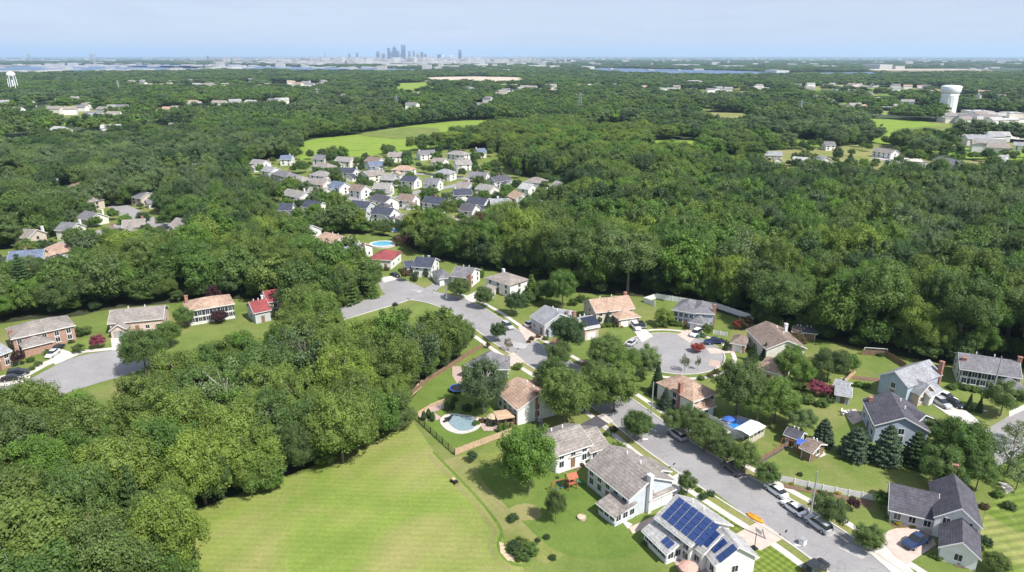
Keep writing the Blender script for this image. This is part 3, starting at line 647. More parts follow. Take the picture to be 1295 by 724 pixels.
house('', 'wall_cream', 'brown', [(946, 417, 970, 441, 10, 3.9, 2.6, 'g', dict(win={'A': 3, 'R': 1})), (925, 434, 942, 437, 5.5, 2.4, 1.5, 'h', dict(garage='A', wall='wall_brick'))],
      chim=(0, 3.5, 8.8, 7.6, 'wall_white'), label='cream-gabled house with long brown-grey roof and small side garage', lm='the brown-roofed cream house')
house('', 'wall_tan', 'peach', [(958, 466, 988, 474, 7.5, 3.0, 2.2, 'h', {})], label='peach hip-roofed house sunk among the green trees', lm='the peach roof among the trees')
house('', 'wall_white', 'peach', [(876.5, 508, 905, 497, 10.5, 4.0, 2.7, 'h', dict(win={'A': 3, 'L': 1})), (884, 518, 903, 513, 3.6, 2.4, 1.0, 'g', dict(win={'A': 1}))],
      chim=(0, .2, 4.0, 7.6, 'chimney_brick'), label='white house with broad peach hip roof, beside the rectangular blue pool', lm='the peach hip-roofed house')
house('', 'wall_blue', 'pale', [(1113.6, 474.5, 1148.5, 489, 12.5, 4.5, 2.8, 'y', dict(win={'A': 1, 'R': 1})), (1163, 499, 1180, 494, 5, 3.0, 2.4, 'y', dict(wall='wall_pinkbrick', win={'A': 2})), (1176, 501, 1190, 493, 5, 2.6, 1.8, 'g', dict(wall='wall_white', garage='A'))],
      chim=(0, 6.5, 12.3, 8.6, 'chimney_brick'), label='pale blue-grey house with pinkish front gable and white garage', lm='the pale blue-grey gabled house')
house('', 'wall_blue', 'charcoal', [(1093.5, 506, 1108, 537, 9.5, 4.3, 2.9, 'g', dict(win={'A': 3, 'R': 1})), (1130, 531, 1150, 541, 8, 4.0, 2.4, 'g', dict(win={'A': 1})), (1150, 537, 1165, 535, 6, 2.6, 1.7, 'g', dict(garage='A', wall='wall_white'))],
      chim=(0, 1.2, .8, 6.5, 'chimney_brick'), label='dark-roofed blue house standing behind the row of pines', lm='the dark-roofed house behind the pines')
house('', 'wall_cream', 'grey', [(1216, 466, 1290, 477.5, 9.5, 4.5, 2.5, 'g', dict(win={'A': 6, 'L': 2}, shut='A')), (1262, 488, 1293, 493, 6, 2.6, 2.0, 'h', dict(garage='A'))],
      chim=[(0, .6, 2.4, 7.2, 'chimney_brick'), (0, 15.5, 4.6, 8.6, 'chimney_brick')], label='long cream colonial house with dark shutters and grey roof at the right forest edge', lm='the cream shuttered house')
house('', 'wall_white', 'charcoal', [(1184, 652, 1240, 665.5, 9.8, 4.0, 3.0, 'y', dict(win={'A': 2, 'L': 1})), (1190.5, 690, 1238, 704.5, 7, 2.7, 2.2, 'y', dict(win={'A': 1}, garage='L', gn=1)), (1127, 643.5, 1184, 657, 8.0, 2.7, 2.9, 'g', dict(win={'A': 3}, wall='wall_grey'))],
      chim=(0, 3.5, 13.2, 7.6, 'chimney_brick'), label='white house with black-grey roofs above a pinkish drive with blue pickup', lm='the black-roofed white house')
# left cul-de-sac
house('', 'wall_brick', 'taupe', [(15.5, 429, 93, 412, 9.5, 4.5, 2.6, 'h', dict(win={'A': 5})), (30, 441, 66, 432, 6.5, 2.6, 1.8, 'h', dict(garage='A', gmat='wall_brick'))],
      chim=(0, .2, 3.6, 6.6, 'chimney_brick'), label='brick house with wide brown-grey hip roof and front garage wing, left turning circle', lm='the brick hip-roofed house')
house('', 'wall_pinkbrick', 'taupe', [(138, 409, 205, 402.5, 9.5, 3.6, 2.6, 'g', dict(win={'A': 5, 'R': 1})), (139.5, 418, 160, 416, 5.5, 2.5, 1.8, 'y', dict(garage='A', gn=1, gmat='metal_grey'))],
      label='pinkish brick house with long taupe roof and arched front window', lm='the long taupe-roofed house')
house('', 'wall_brick', 'pale', [(-34, 462, 12, 444, 9, 4.2, 2.3, 'g', dict(win={'A': 4, 'R': 2}))], label='brick house cut off by the left edge of the photo', lm='the brick house at the left edge')
house('', 'wall_white', 'peach', [(237, 394, 295, 384.5, 9, 4.6, 2.3, 'h', dict(win={'A': 6, 'R': 1}, shut='A'))], chim=(0, .6, 7, 8, 'chimney_brick'), label='white house with orange-peach roof and dark shutters, wood all round', lm='the orange-peach-roofed house')
house('', 'wall_grey', 'red', [(322, 395.5, 341, 391.5, 7.5, 3.6, 2.6, 'g', {}), (339, 382, 356, 379, 8, 4.8, 2.6, 'g', dict(wall='wall_tan'))], chim=(0, 5.4, 6.8, 6.8, 'trim_white'), label='house with two bright red roofs against the dark wood', lm='the twin red-roofed house')
house('', 'wall_white', 'white', [(182, 396, 206, 394, 6, 3, 1.6, 'g', {})], label='small pale house corner beside the long taupe-roofed house') if False else None
house('', 'wall_brick', 'brown', [(200, 468, 232, 460, 7, 2.6, 1.6, 'g', {})], label='low brown-roofed house almost buried in the left wood', lm='the buried brown roof')
# row along the curve
house('', 'wall_white', 'grey', [(571, 349, 593.5, 351.5, 9.5, 4.0, 2.4, 'g', dict(wall='wall_white')), (556, 353, 571, 351, 8, 2.6, 2.0, 'h', {})], chim=(0, 7.6, -.3, 6.2, 'chimney_brick'), label='white house with mid-grey roof and dark drive, second in the curved row', lm='the grey-roofed house on the curve')
house('', 'wall_white', 'navy', [(522, 337, 545, 338.5, 9, 4.0, 2.6, 'g', dict(wall='wall_white')), (514, 340, 524, 339, 7, 2.6, 2.0, 'g', {})], chim=(0, 3.5, 7.5, 6.8, 'metal_grey'), label='white house with navy-grey roof beside the red-roofed one', lm='the navy-roofed white house')
house('', 'wall_white', 'red', [(467.5, 328, 494, 329.5, 11, 3.6, 2.4, 'h', dict(wall='wall_white'))], label='white house with a large crimson hip roof near the aqua pool', lm='the crimson-roofed house')
house('', 'wall_white', 'pale', [(428, 315, 453, 318.5, 9, 3.8, 2.6, 'g', {})], chim=(0, 11, 3, 7.4, 'chimney_brick'), label='white house with silvery grey roof left of the crimson roof', lm='the silver-roofed house')
house('', 'wall_white', 'peach', [(399.7, 302, 421, 308, 9.5, 3.6, 2.2, 'g', {}), (421, 309, 434, 311, 7, 2.8, 1.7, 'g', {})], label='white house with peach roof by the wood, left end of the curved row', lm='the small peach-roofed house')
house('', 'wall_white', 'tan', [(615, 351.5, 645, 361.5, 8.5, 4.2, 2.2, 'h', {}), (606, 370, 622, 371, 6, 2.5, 1.8, 'h', {})], chim=(0, 1.5, 6.5, 7, 'trim_white'), label='white house with tan hip roof, right end of the curved row', lm='the tan hip-roofed house')

# ---- the far neighbourhood: one description, several similar houses; the place words come from resolve_labels()
RC = dict(taupe='taupe', grey='grey', pale='pale grey', navy='navy', charcoal='charcoal', peach='peach', tan='tan', brown='brown', blue='blue-grey', beige='beige', white='white')
MID = [(534, 256, 561, 259, 'navy', 'g'), (581, 266, 597, 267.5, 'charcoal', 'g'), (502, 253, 521, 254.5, 'brown', 'g'), (499, 276, 518, 281, 'taupe', 'h'), (641, 248, 653, 252, 'peach', 'g'), (671.5, 261, 695, 258, 'pale', 'y'),
       (601, 239, 619, 242, 'beige', 'g'), (591.6, 223.5, 614, 224.6, 'beige', 'g'), (627, 230.5, 647, 227.5, 'charcoal', 'g'), (663, 230.5, 688, 232, 'taupe', 'h'), (696, 235, 715, 239, 'beige', 'g'), (575, 236.5, 591, 238, 'taupe', 'g'),
       (536, 232, 553, 233, 'grey', 'g'), (506, 229, 523.4, 230.5, 'navy', 'g'), (480, 227, 496.4, 228, 'beige', 'g'), (495, 215, 520, 216, 'peach', 'h'), (490.6, 198, 508, 198, 'tan', 'g'), (531.7, 196, 551.6, 194.5, 'beige', 'g'),
       (564.5, 195, 587, 197, 'beige', 'h'), (605.6, 193, 615, 192.5, 'blue', 'g'), (634, 270, 650, 274, 'brown', 'g'), (592.7, 295, 621, 296.5, 'taupe', 'h'),
       (467, 252, 486, 257, 'charcoal', 'g'), (381, 261, 400, 264, 'navy', 'g'), (415, 235.5, 429, 238, 'blue', 'g'), (440.8, 240, 456, 242, 'brown', 'g'), (363.3, 227.5, 381, 230.5, 'beige', 'h'), (390, 232, 408, 234, 'tan', 'g'),
       (393.8, 210.5, 413.8, 213, 'tan', 'h'), (426.7, 218, 445.5, 219.5, 'navy', 'g'), (395, 201, 410, 202, 'grey', 'g'), (452.5, 220, 466.6, 223.4, 'tan', 'y'), (423, 203.5, 442, 204.7, 'beige', 'g'),
       (460.8, 203.5, 477, 205.5, 'brown', 'g'), (467.8, 210.5, 486.6, 209.5, 'blue', 'g'), (246, 213, 270.5, 211, 'pale', 'g'), (315, 207, 330.4, 208.5, 'beige', 'g'), (354, 202, 368, 202, 'blue', 'g'), (356, 246, 378.6, 250.5, 'beige', 'g'),
       (343, 220, 362, 224.6, 'beige', 'h'), (362, 290, 385.6, 295, 'pale', 'g'), (415, 255, 428, 261, 'brown', 'g'), (330, 216, 342, 218, 'pale', 'g'), (545, 205, 560, 206, 'tan', 'g'), (655, 238, 668, 240, 'white', 'g'),
       (155, 288, 182, 286, 'taupe', 'g'), (128, 297, 143, 296, 'brown', 'h'), (51.7, 317, 78, 321, 'peach', 'h'), (9.4, 330, 52, 327, 'blue', 'g'), (97.5, 275, 113, 278.5, 'grey', 'g'), (134, 241, 146, 242, 'tan', 'h'), (47, 226, 56, 227, 'tan', 'h'),
       (85.7, 237, 95, 238.5, 'peach', 'g'), (114, 242, 123, 243, 'white', 'g'), (183, 250.5, 195, 255, 'grey', 'g'), (966.5, 196.5, 989, 197, 'pale', 'g'), (1001.6, 203.5, 1021, 205, 'white', 'g'), (1037, 203.5, 1053, 203.5, 'pale', 'y'),
       (1045, 184, 1057, 184, 'grey', 'g'), (1103.5, 191, 1127, 194.5, 'taupe', 'g'), (1117.6, 206, 1141, 213, 'pale', 'g'), (1181, 202, 1209, 209, 'grey', 'g'), (1249, 186, 1263, 188, 'brown', 'g'), (1261, 201, 1271, 202, 'white', 'g'),
       (1282, 184, 1300, 185, 'pale', 'g'), (1287, 267, 1305, 268, 'blue', 'g'), (18, 300, 36, 301, 'taupe', 'g'), (70, 291, 88, 292, 'grey', 'g'), (207, 262, 224, 266, 'grey', 'g'), (214, 285, 235, 288, 'taupe', 'g'), (101, 256, 113, 257, 'taupe', 'h'), (165, 249, 178, 251, 'grey', 'g')]
WC = {'wall_white': 'white', 'wall_cream': 'cream', 'wall_grey': 'grey-walled', 'wall_tan': 'tan-walled'}
MID = [(a, b, c, d, {'beige': ['beige', 'grey'][i % 2], 'tan': 'taupe'}.get(e, e), f_) for i, (a, b, c, d, e, f_) in enumerate(MID)]
rr = random.Random(3)
_t = 0; _n = len(MID)
while len(MID) < _n + 16 and _t < 6000:
    _t += 1; px, py = rr.uniform(340, 720), rr.uniform(203, 288)
    if not inpoly(px, py + 4, C2) or not inpoly(px + 16, py + 4, C2): continue
    if any(abs((a[0] + a[2]) / 2 - px - 9) < 25 and abs((a[1] + a[3]) / 2 - py) < 9.5 for a in MID): continue
    wpx = 18 + (py - 200) * .08; MID.append((px, py, px + wpx, py + rr.uniform(-1, 2.5), rr.choice(['grey', 'taupe', 'navy', 'beige', 'pale', 'grey']), rr.choice(['g', 'g', 'h'])))
for i, (ax, ay, bx, by, rc, ty) in enumerate(MID):
    wl = rr.choice(['wall_white', 'wall_white', 'wall_white', 'wall_white', 'wall_cream', 'wall_grey'] if ax > 240 else ['wall_cream', 'wall_tan', 'wall_tan', 'wall_grey']); h = 4.4 if i < 45 or i > 55 else 3.2
    L = (Vector(at(bx, by, h)) - Vector(at(ax, ay, h))).length
    bl = [(ax, ay, bx, by, 8.6 if ty != 'y' else 11, h, 2.9, ty)]
    if L > 8 and rr.random() < .7:  # a lower garage wing in front or at the side
        s = rr.choice([0, 1]); k = .55; q = (ax + (bx - ax) * .58 * s, ay + (by - ay) * .58 * s + 3.0); bl.append((q[0], q[1] + 2.5, q[0] + (bx - ax) * .42, q[1] + (by - ay) * .42 + 2.5, 4.5, 2.7, 1.9, rr.choice(['y', 'h']), dict(garage='A', gn=1)))
    ch = (0, rr.uniform(.1, .9) * L, 9.1, h + 3.4, rr.choice(['wall_white', 'chimney_brick', 'wall_white'])) if rr.random() < .5 and ty != 'y' else None
    house(f"{WC[wl]} house with {RC[rc]} {'hip' if ty == 'h' else 'gable'} roof", wl, rc, bl, detail=1 if i < 55 else 1, chim=ch, group='houses of the far neighbourhood')
# ---- scattered far houses, seen only as pale specks among the trees
def far_spots():
    out = []
    for (x0, y0, x1, y1, k) in [(150, 128, 345, 146, 13), (110, 134, 160, 158, 8), (0, 124, 120, 150, 12), (165, 104, 425, 113, 38), (640, 111, 760, 121, 12), (520, 112, 640, 140, 12), (770, 110, 960, 126, 12), (1000, 110, 1175, 117, 30), (1030, 120, 1150, 142, 18),
                                (1160, 118, 1290, 140, 8), (60, 150, 240, 178, 7), (1225, 170, 1290, 200, 6), (340, 120, 470, 140, 5), (30, 160, 40, 170, 1), (1175, 150, 1290, 162, 10)]:
        for _ in range(k): out.append((rr.uniform(x0, x1), rr.uniform(y0, y1)))
    return out
FARH = far_spots()
for (px, py) in FARH:
    x, y = at(px, py); ang = rr.uniform(-.6, .6); L = rr.uniform(14, 22); W = rr.uniform(9, 12); h = rr.uniform(5.5, 8); sc_ = 1.0
    rcn = rr.choice(['pale', 'beige', 'white', 'grey', 'tan', 'taupe', 'peach']); wl = rr.choice(['wall_white', 'wall_white', 'wall_cream'])
    root = empty('house', (x, y, 0), ang); m = MB()
    m.add([(-L / 2, -W / 2, -.1), (L / 2, -W / 2, -.1), (L / 2, W / 2, -.1), (-L / 2, W / 2, -.1), (-L / 2, -W / 2, h), (L / 2, -W / 2, h), (L / 2, W / 2, h), (-L / 2, W / 2, h), (-L / 2, 0, h + 3), (L / 2, 0, h + 3)],
          [(0, 1, 5, 4), (2, 3, 7, 6), (1, 2, 6, 9, 5), (3, 0, 4, 8, 7)])
    m.build('wall', wl, root); r = MB(); e = .5
    r.slab([(-L / 2 - e, -W / 2 - e, h - .3), (L / 2 + e, -W / 2 - e, h - .3), (L / 2 + e, 0, h + 3.05), (-L / 2 - e, 0, h + 3.05)], .2); r.slab([(-L / 2 - e, 0, h + 3.05), (L / 2 + e, 0, h + 3.05), (L / 2 + e, W / 2 + e, h - .3), (-L / 2 - e, W / 2 + e, h - .3)], .2)
    r.build('roof', 'roof_' + rcn, root)
    tag(root, None, 'house', 'distant houses among the trees'); auto(root, 'tiny distant house', px, py); HOUSES.append((x, y, 13))
# big flat-roofed sheds and stores
def shed_px(px, py, wpx, hm, dep, mat='big_roof', desc='distant white flat-roofed warehouse', lab=None, wallmat='wall_cream'):
    x, y = at(px, py); dpt = proj(x, y)[2]; L = wpx * dpt / F
    root = empty('warehouse', (x, y, 0)); MB().box(-L / 2, L / 2, 0, dep, -.1, hm).build('wall', wallmat, root); MB().box(-L / 2 - .3, L / 2 + .3, -.3, dep + .3, hm + .003, hm + .7).build('roof', mat, root)
    m = MB()
    for k in range(max(2, int(L / 14))): m.box(-L / 2 + (k + .3) * 14 if L > 28 else -L / 2 + L * (k + .3) / 2, -L / 2 + (k + .3) * 14 + 4 if L > 28 else -L / 2 + L * (k + .3) / 2 + 2, dep * .3, dep * .3 + 4, hm + .71, hm + 2)
    m.build('roof_unit', 'metal_grey', root)
    tag(root, lab, 'warehouse', 'large flat-roofed buildings far off')
    if not lab: auto(root, desc, px, py)
    for t in range(int(L // 20) + 1): HOUSES.append((x - L / 2 + t * 20, y + dep / 2, 14))
for a in [(1243, 149, 26, 7, 26), (1225, 156, 60, 5, 18), (1268, 158, 40, 5, 20), (1285, 150, 18, 6, 20), (1268, 132, 24, 6, 20), (1219, 131, 8, 8, 14), (845, 117.5, 22, 8, 40), (880, 108, 16, 10, 60), (860, 105, 26, 6, 50), (963, 115, 20, 6, 40),
          (10, 94, 40, 12, 120), (50, 93.5, 36, 12, 120), (170, 91.5, 20, 12, 120), (215, 91.5, 16, 12, 120), (128, 92.5, 24, 12, 120), (388, 114, 22, 6, 30), (340, 113.5, 18, 6, 30), (680, 86, 22, 13, 200), (702, 87, 12, 14, 200), (745, 88, 14, 14, 160), (1120, 88, 16, 26, 200),
          (990, 92.5, 16, 10, 150), (275, 88, 30, 10, 200), (390, 84, 20, 16, 250), (590, 84, 24, 10, 300), (610, 85, 12, 18, 200), (560, 86, 40, 10, 200), (500, 85, 26, 15, 200), (870, 84.5, 30, 12, 200), (930, 86, 24, 12, 200), (1050, 86.5, 20, 12, 180), (640, 92, 9, 12, 60)]:
    shed_px(*a)
shed_px(859, 150, 18, 6, 16, 'roof_red', lab='low building with bright red roof and white wall in the far trees')
shed_px(1180, 90.5, 150, 5, 300, 'sand_strip', lab='very long pale terminal strip at the far right below the horizon', wallmat='wall_tan')
# ================================================================== SKYLINE
def tower(px, top, wpx, dist, mat, shape, label):
    x = (px - 647.5) / F * dist / 1.0; base_y = dist
    # height that reaches photo row `top`
    s = (362 - top) / F; ang = math.atan(s) - PITCH; hgt = CAMH + math.tan(ang) * dist / math.cos(math.atan((px - 647.5) / F)) * math.cos(math.atan((px - 647.5) / F))
    x = (px - 647.5) / F * (dist * CP - (hgt / 2 - CAMH) * SP); w_ = wpx / F * dist
    root = empty('skyscraper', (x, base_y, 0)); m = MB(); r = random.Random(int(px)); dpt = w_ * r.uniform(.8, 1.1)
    if shape == 'box': m.box(-w_ / 2, w_ / 2, -dpt / 2, dpt / 2, -.5, hgt)
    elif shape == 'step':
        m.box(-w_ / 2, w_ / 2, -dpt / 2, dpt / 2, -.5, hgt * .72); m.box(-w_ * .4, w_ * .4, -dpt * .4, dpt * .4, hgt * .72 + .01, hgt * .9); m.box(-w_ * .26, w_ * .26, -dpt * .26, dpt * .26, hgt * .9 + .01, hgt)
    elif shape == 'spire':
        m.box(-w_ / 2, w_ / 2, -dpt / 2, dpt / 2, -.5, hgt * .78); q = w_ / 2
        m.add([(-q, -q, hgt * .78 + .01), (q, -q, hgt * .78 + .01), (q, q, hgt * .78 + .01), (-q, q, hgt * .78 + .01), (0, 0, hgt * .93)], [(0, 1, 4), (1, 2, 4), (2, 3, 4), (3, 0, 4)]); m.bar((0, 0, hgt * .9), (0, 0, hgt), w_ * .08)
    elif shape == 'wedge':
        q, t = w_ / 2, w_ * .36; m.add([(-q, -q, -.5), (q, -q, -.5), (q, q, -.5), (-q, q, -.5), (-t, -t, hgt), (t, -t, hgt * .93), (t, t, hgt * .93), (-t, t, hgt)], [(0, 1, 5, 4), (1, 2, 6, 5), (2, 3, 7, 6), (3, 0, 4, 7), (4, 5, 6, 7)])
    m.build('facade', mat, root)
    g = MB(); k = int(hgt * .7 / 12)
    for i in range(k): g.box(-w_ / 2 - .6, w_ / 2 + .6, -dpt / 2 - .6, -dpt / 2 - .01, 12 + i * 12, 16 + i * 12)
    g.build('window_band', 'window_glass', root)
    tag(root, label, 'skyscraper', 'skyscrapers of the distant city skyline')
TW = [(442, 68, 2.4, 'tower_grey', 'box', 'short dark block at the far left of the skyline'), (451.7, 66.8, 2.6, 'tower_grey', 'box', 'dark slab tower standing alone left of the skyline cluster'),
      (478, 65, 4.2, 'tower_grey', 'step', 'broad stepped tower at the left of the cluster'), (485, 68, 3.4, 'city_brick', 'box', 'low brownish tower between the stepped tower and the first tall one'),
      (491.8, 60.8, 3.2, 'tower_blue', 'box', 'narrow blue tower left of the pointed tower'), (495.6, 65.5, 3.0, 'tower_grey', 'box', 'low grey tower tucked between two blue towers'),
      (499, 56.6, 4.2, 'tower_blue', 'spire', 'tallest pointed blue tower with a spire, centre of the skyline'), (503.2, 62, 3.6, 'tower_blue', 'spire', 'shorter pointed tower right behind the tallest spire'),
      (506.6, 67, 3.0, 'city_pale', 'box', 'pale low block between the pointed pair and the wide flat-topped tower'), (510.3, 57.4, 4.8, 'tower_blue', 'box', 'tall wide flat-topped glass tower right of the spires'),
      (517.8, 65, 2.6, 'tower_grey', 'box', 'thin dark tower just right of the flat-topped glass tower'), (523.3, 64.3, 2.2, 'tower_grey', 'box', 'thinnest dark tower right of the cluster'),
      (528, 66.4, 3.0, 'city_pale', 'step', 'pale stepped block right of the thinnest dark tower'), (533.5, 66.2, 3.2, 'tower_blue', 'box', 'bluish block near the right end of the cluster'),
      (538, 68.5, 3.0, 'city_brick', 'box', 'small brownish block closing the cluster on the right'), (555.7, 69, 4.6, 'tower_blue', 'box', 'low wide blue block apart from the cluster'),
      (560.5, 70, 2.0, 'tower_white', 'box', 'small white block beside the low wide blue one'), (571, 70, 3.0, 'tower_white', 'box', 'small pale block left of the lone glass tower'), (581.8, 62.6, 4.2, 'tower_blue', 'wedge', 'lone tapered glass tower right of the skyline'),
      (745, 71.5, 2.5, 'city_pale', 'box', 'tiny pale block on the horizon right of the city'), (263, 70.8, 2, 'tower_grey', 'box', 'tiny dark chimney-like block on the left horizon')]
for px, top, wp, mt, shp, lb in TW: tower(px, top, wp, 12500, mt, shp, lb)
# the low city round the towers, and the industrial land across the horizon: countless blocks, one mass each
def blocks_mass(name, label, n, fx, mat, hs=(8, 26), seed=1, dens=None):
    r = np.random.default_rng(seed); V = []; Fc = []
    while len(Fc) < n * 5:
        px, py = fx(r); x, y = at(px, py); d = y
        wv, dv, hv = r.uniform(20, 90) * (d / 9000) ** .5, r.uniform(25, 90), r.uniform(*hs) * (1 + 1.8 * (r.random() < .08))
        o = len(V); V += [(x - wv / 2, y, 0), (x + wv / 2, y, 0), (x + wv / 2, y + dv, 0), (x - wv / 2, y + dv, 0), (x - wv / 2, y, hv), (x + wv / 2, y, hv), (x + wv / 2, y + dv, hv), (x - wv / 2, y + dv, hv)]
        Fc += [(o, o + 1, o + 5, o + 4), (o + 1, o + 2, o + 6, o + 5), (o + 2, o + 3, o + 7, o + 6), (o + 3, o, o + 4, o + 7), (o + 4, o + 5, o + 6, o + 7)]
    m = MB(); m.v = V; m.f = Fc; o = m.build(name, mat); tag(o, label, kind='stuff'); return o
def nrm(mu, s): return lambda r: (r.normal(mu, s), r.uniform(73.5, 84))
blocks_mass('city_blocks', 'dense pale low-rise city spread below the skyline', 2600, lambda r: (r.normal(505, 85), 73 + 9.5 * r.random() ** .9), 'city_pale', (7, 22), 1)
blocks_mass('city_blocks', 'brick-coloured low-rise city among the pale blocks', 1100, lambda r: (r.normal(480, 110), 73 + 8 * r.random()), 'city_brick', (5, 14), 2)
blocks_mass('city_blocks', 'low pale industrial blocks strung along the horizon', 1500, lambda r: (r.uniform(-60, 1350), 73 + 12 * r.random() ** 1.5), 'city_pale', (4, 10), 3)
blocks_mass('city_blocks', 'white sheds and tanks along the far river bank', 220, lambda r: (r.uniform(-60, 1350), r.uniform(77, 90)), 'big_roof', (4, 9), 4)
blocks_mass('city_blocks', 'white sheds and tanks before the distant city', 260, lambda r: (r.normal(520, 90), r.uniform(80, 87)), 'big_roof', (5, 10), 5)

# ---- water towers
def at_c(px, py): x, y = at(px, py); return x, y
x, y = at(1197, 144); dp = proj(x, y)[2]; hh = 38.5; R = 10.3
root = empty('water_tower', (x, y, 0))
MB().lathe([(R * 1.0, -.2), (R * .97, 2), (R * .97, hh * .60), (R * 1.04, hh * .68)], 40).build('column', 'tower_white', root, smooth=True)
MB().lathe([(R * 1.04, hh * .68 + .01), (R * 1.12, hh * .75), (R * 1.17, hh * .79), (R * 1.20, hh * .92), (R * 1.12, hh * .945), (R * .6, hh * .965), (R * .1, hh * .97)], 40).build('tank', 'tower_white', root, smooth=True)
m = MB(); m.box(-R * .45, R * .5, -R * .812, -R * .80, hh * .2, hh * .5)
for k in range(16):
    a = 2 * math.pi * k / 16; m2 = (math.cos(a) * R * .98, math.sin(a) * R * .98)
m = MB()
for k in range(20):
    a = 2 * math.pi * k / 20; m.bar((math.cos(a) * R * .98, math.sin(a) * R * .98, .5), (math.cos(a) * R * .98, math.sin(a) * R * .98, hh * .55), .45)
m.build('rib', 'tower_white', root)
m = MB(); m.bar((-R * .3, -R * .84, 0), (-R * .3, -R * .84, hh * .7), .7); m.build('ladder', 'metal_grey', root)
tag(root, 'large white pedestal water tower rising from trees at the far right', 'water tower'); LM.append((1200, 130, 'the white pedestal water tower'))
x, y = at(19, 119); dp = proj(x, y)[2]; s = dp / F
root = empty('water_tower', (x, y, 0)); hh = 26 * s * 1.03; R = 5.0 * s
MB().lathe([(R * .3, hh * .72), (R * .8, hh * .78), (R, hh * .86), (R * .92, hh * .93), (R * .5, hh * .985), (R * .05, hh)], 28).build('tank', 'tower_white', root, smooth=True)
for k in range(6):
    a = math.pi / 6 + k * math.pi / 3; MB().bar((math.cos(a) * R * 1.05, math.sin(a) * R * 1.05, 0), (math.cos(a) * R * .85, math.sin(a) * R * .85, hh * .82), 1.1).build('leg', 'tower_white', root)
MB().lathe([(1.6, 0), (1.6, hh * .75)], 14).build('riser', 'tower_white', root)
tag(root, 'white water tower on splayed legs above the trees at far left', 'water tower'); LM.append((19, 108, 'the legged water tower'))
# ---- lattice masts
def mast(px, py, top, desc, wd=4.0, mat='metal_grey'):
    x, y = at(px, py); dp = proj(x, y)[2]; h = (py - top) * dp / F * 1.03; root = empty('pylon', (x, y, 0)); m = MB(); t = max(.25, dp / F * .32); b = wd / 2
    P = [(-b, -b), (b, -b), (b, b), (-b, b)]
    for px_, py_ in P: m.bar((px_, py_, 0), (px_ * .25, py_ * .25, h), t)
    K = 7
    for k in range(K):
        f0, f1 = 1 - .75 * k / K, 1 - .75 * (k + 1) / K
        for i in range(4):
            a, c = P[i], P[(i + 1) % 4]; m.bar((a[0] * f0, a[1] * f0, h * k / K), (c[0] * f1, c[1] * f1, h * (k + 1) / K), t * .7)
    m.build('lattice', mat, root); a = MB()
    for z in (.78, .9): a.bar((-wd * .95, 0, h * z), (wd * .95, 0, h * z), t)
    a.build('cross_arm', mat, root); tag(root, None, 'pylon', 'lattice masts far off'); auto(root, desc, px, py); return (x, y, h)
A = mast(402, 132, 113, 'thin lattice power pylon above the far trees'); B = mast(502, 143, 122, 'thin lattice power pylon above the far trees'); C_ = mast(733, 148, 119, 'thin lattice power pylon above the far trees', 6)
D_ = mast(1011, 150, 128, 'thin lattice power pylon above the far trees'); mast(151, 118, 103, 'thin lattice power pylon above the far trees')
mast(118.5, 81, 68.5, 'tall lattice tower on the horizon', 40); mast(38, 79, 69, 'tall lattice tower on the horizon', 30); mast(411, 74.5, 67, 'tall lattice tower on the horizon', 30)
def wire(name, a, b, sag, lab):
    pts = []
    for k in range(17):
        t = k / 16; pts.append((a[0] + (b[0] - a[0]) * t, a[1] + (b[1] - a[1]) * t, a[2] * .9 + (b[2] * .9 - a[2] * .9) * t - sag * 4 * t * (1 - t)))
    tag(MB().tube(pts, .16, 5).build(name, 'metal_grey'), lab, 'power line')
x2, y2 = at(1210, 178); wire('power_line', D_, (x2, y2, 24), 6, 'thin power line sagging rightward from the pylon over the far trees'); wire('power_line', A, B, 6, 'thin power line between the two left-centre pylons')

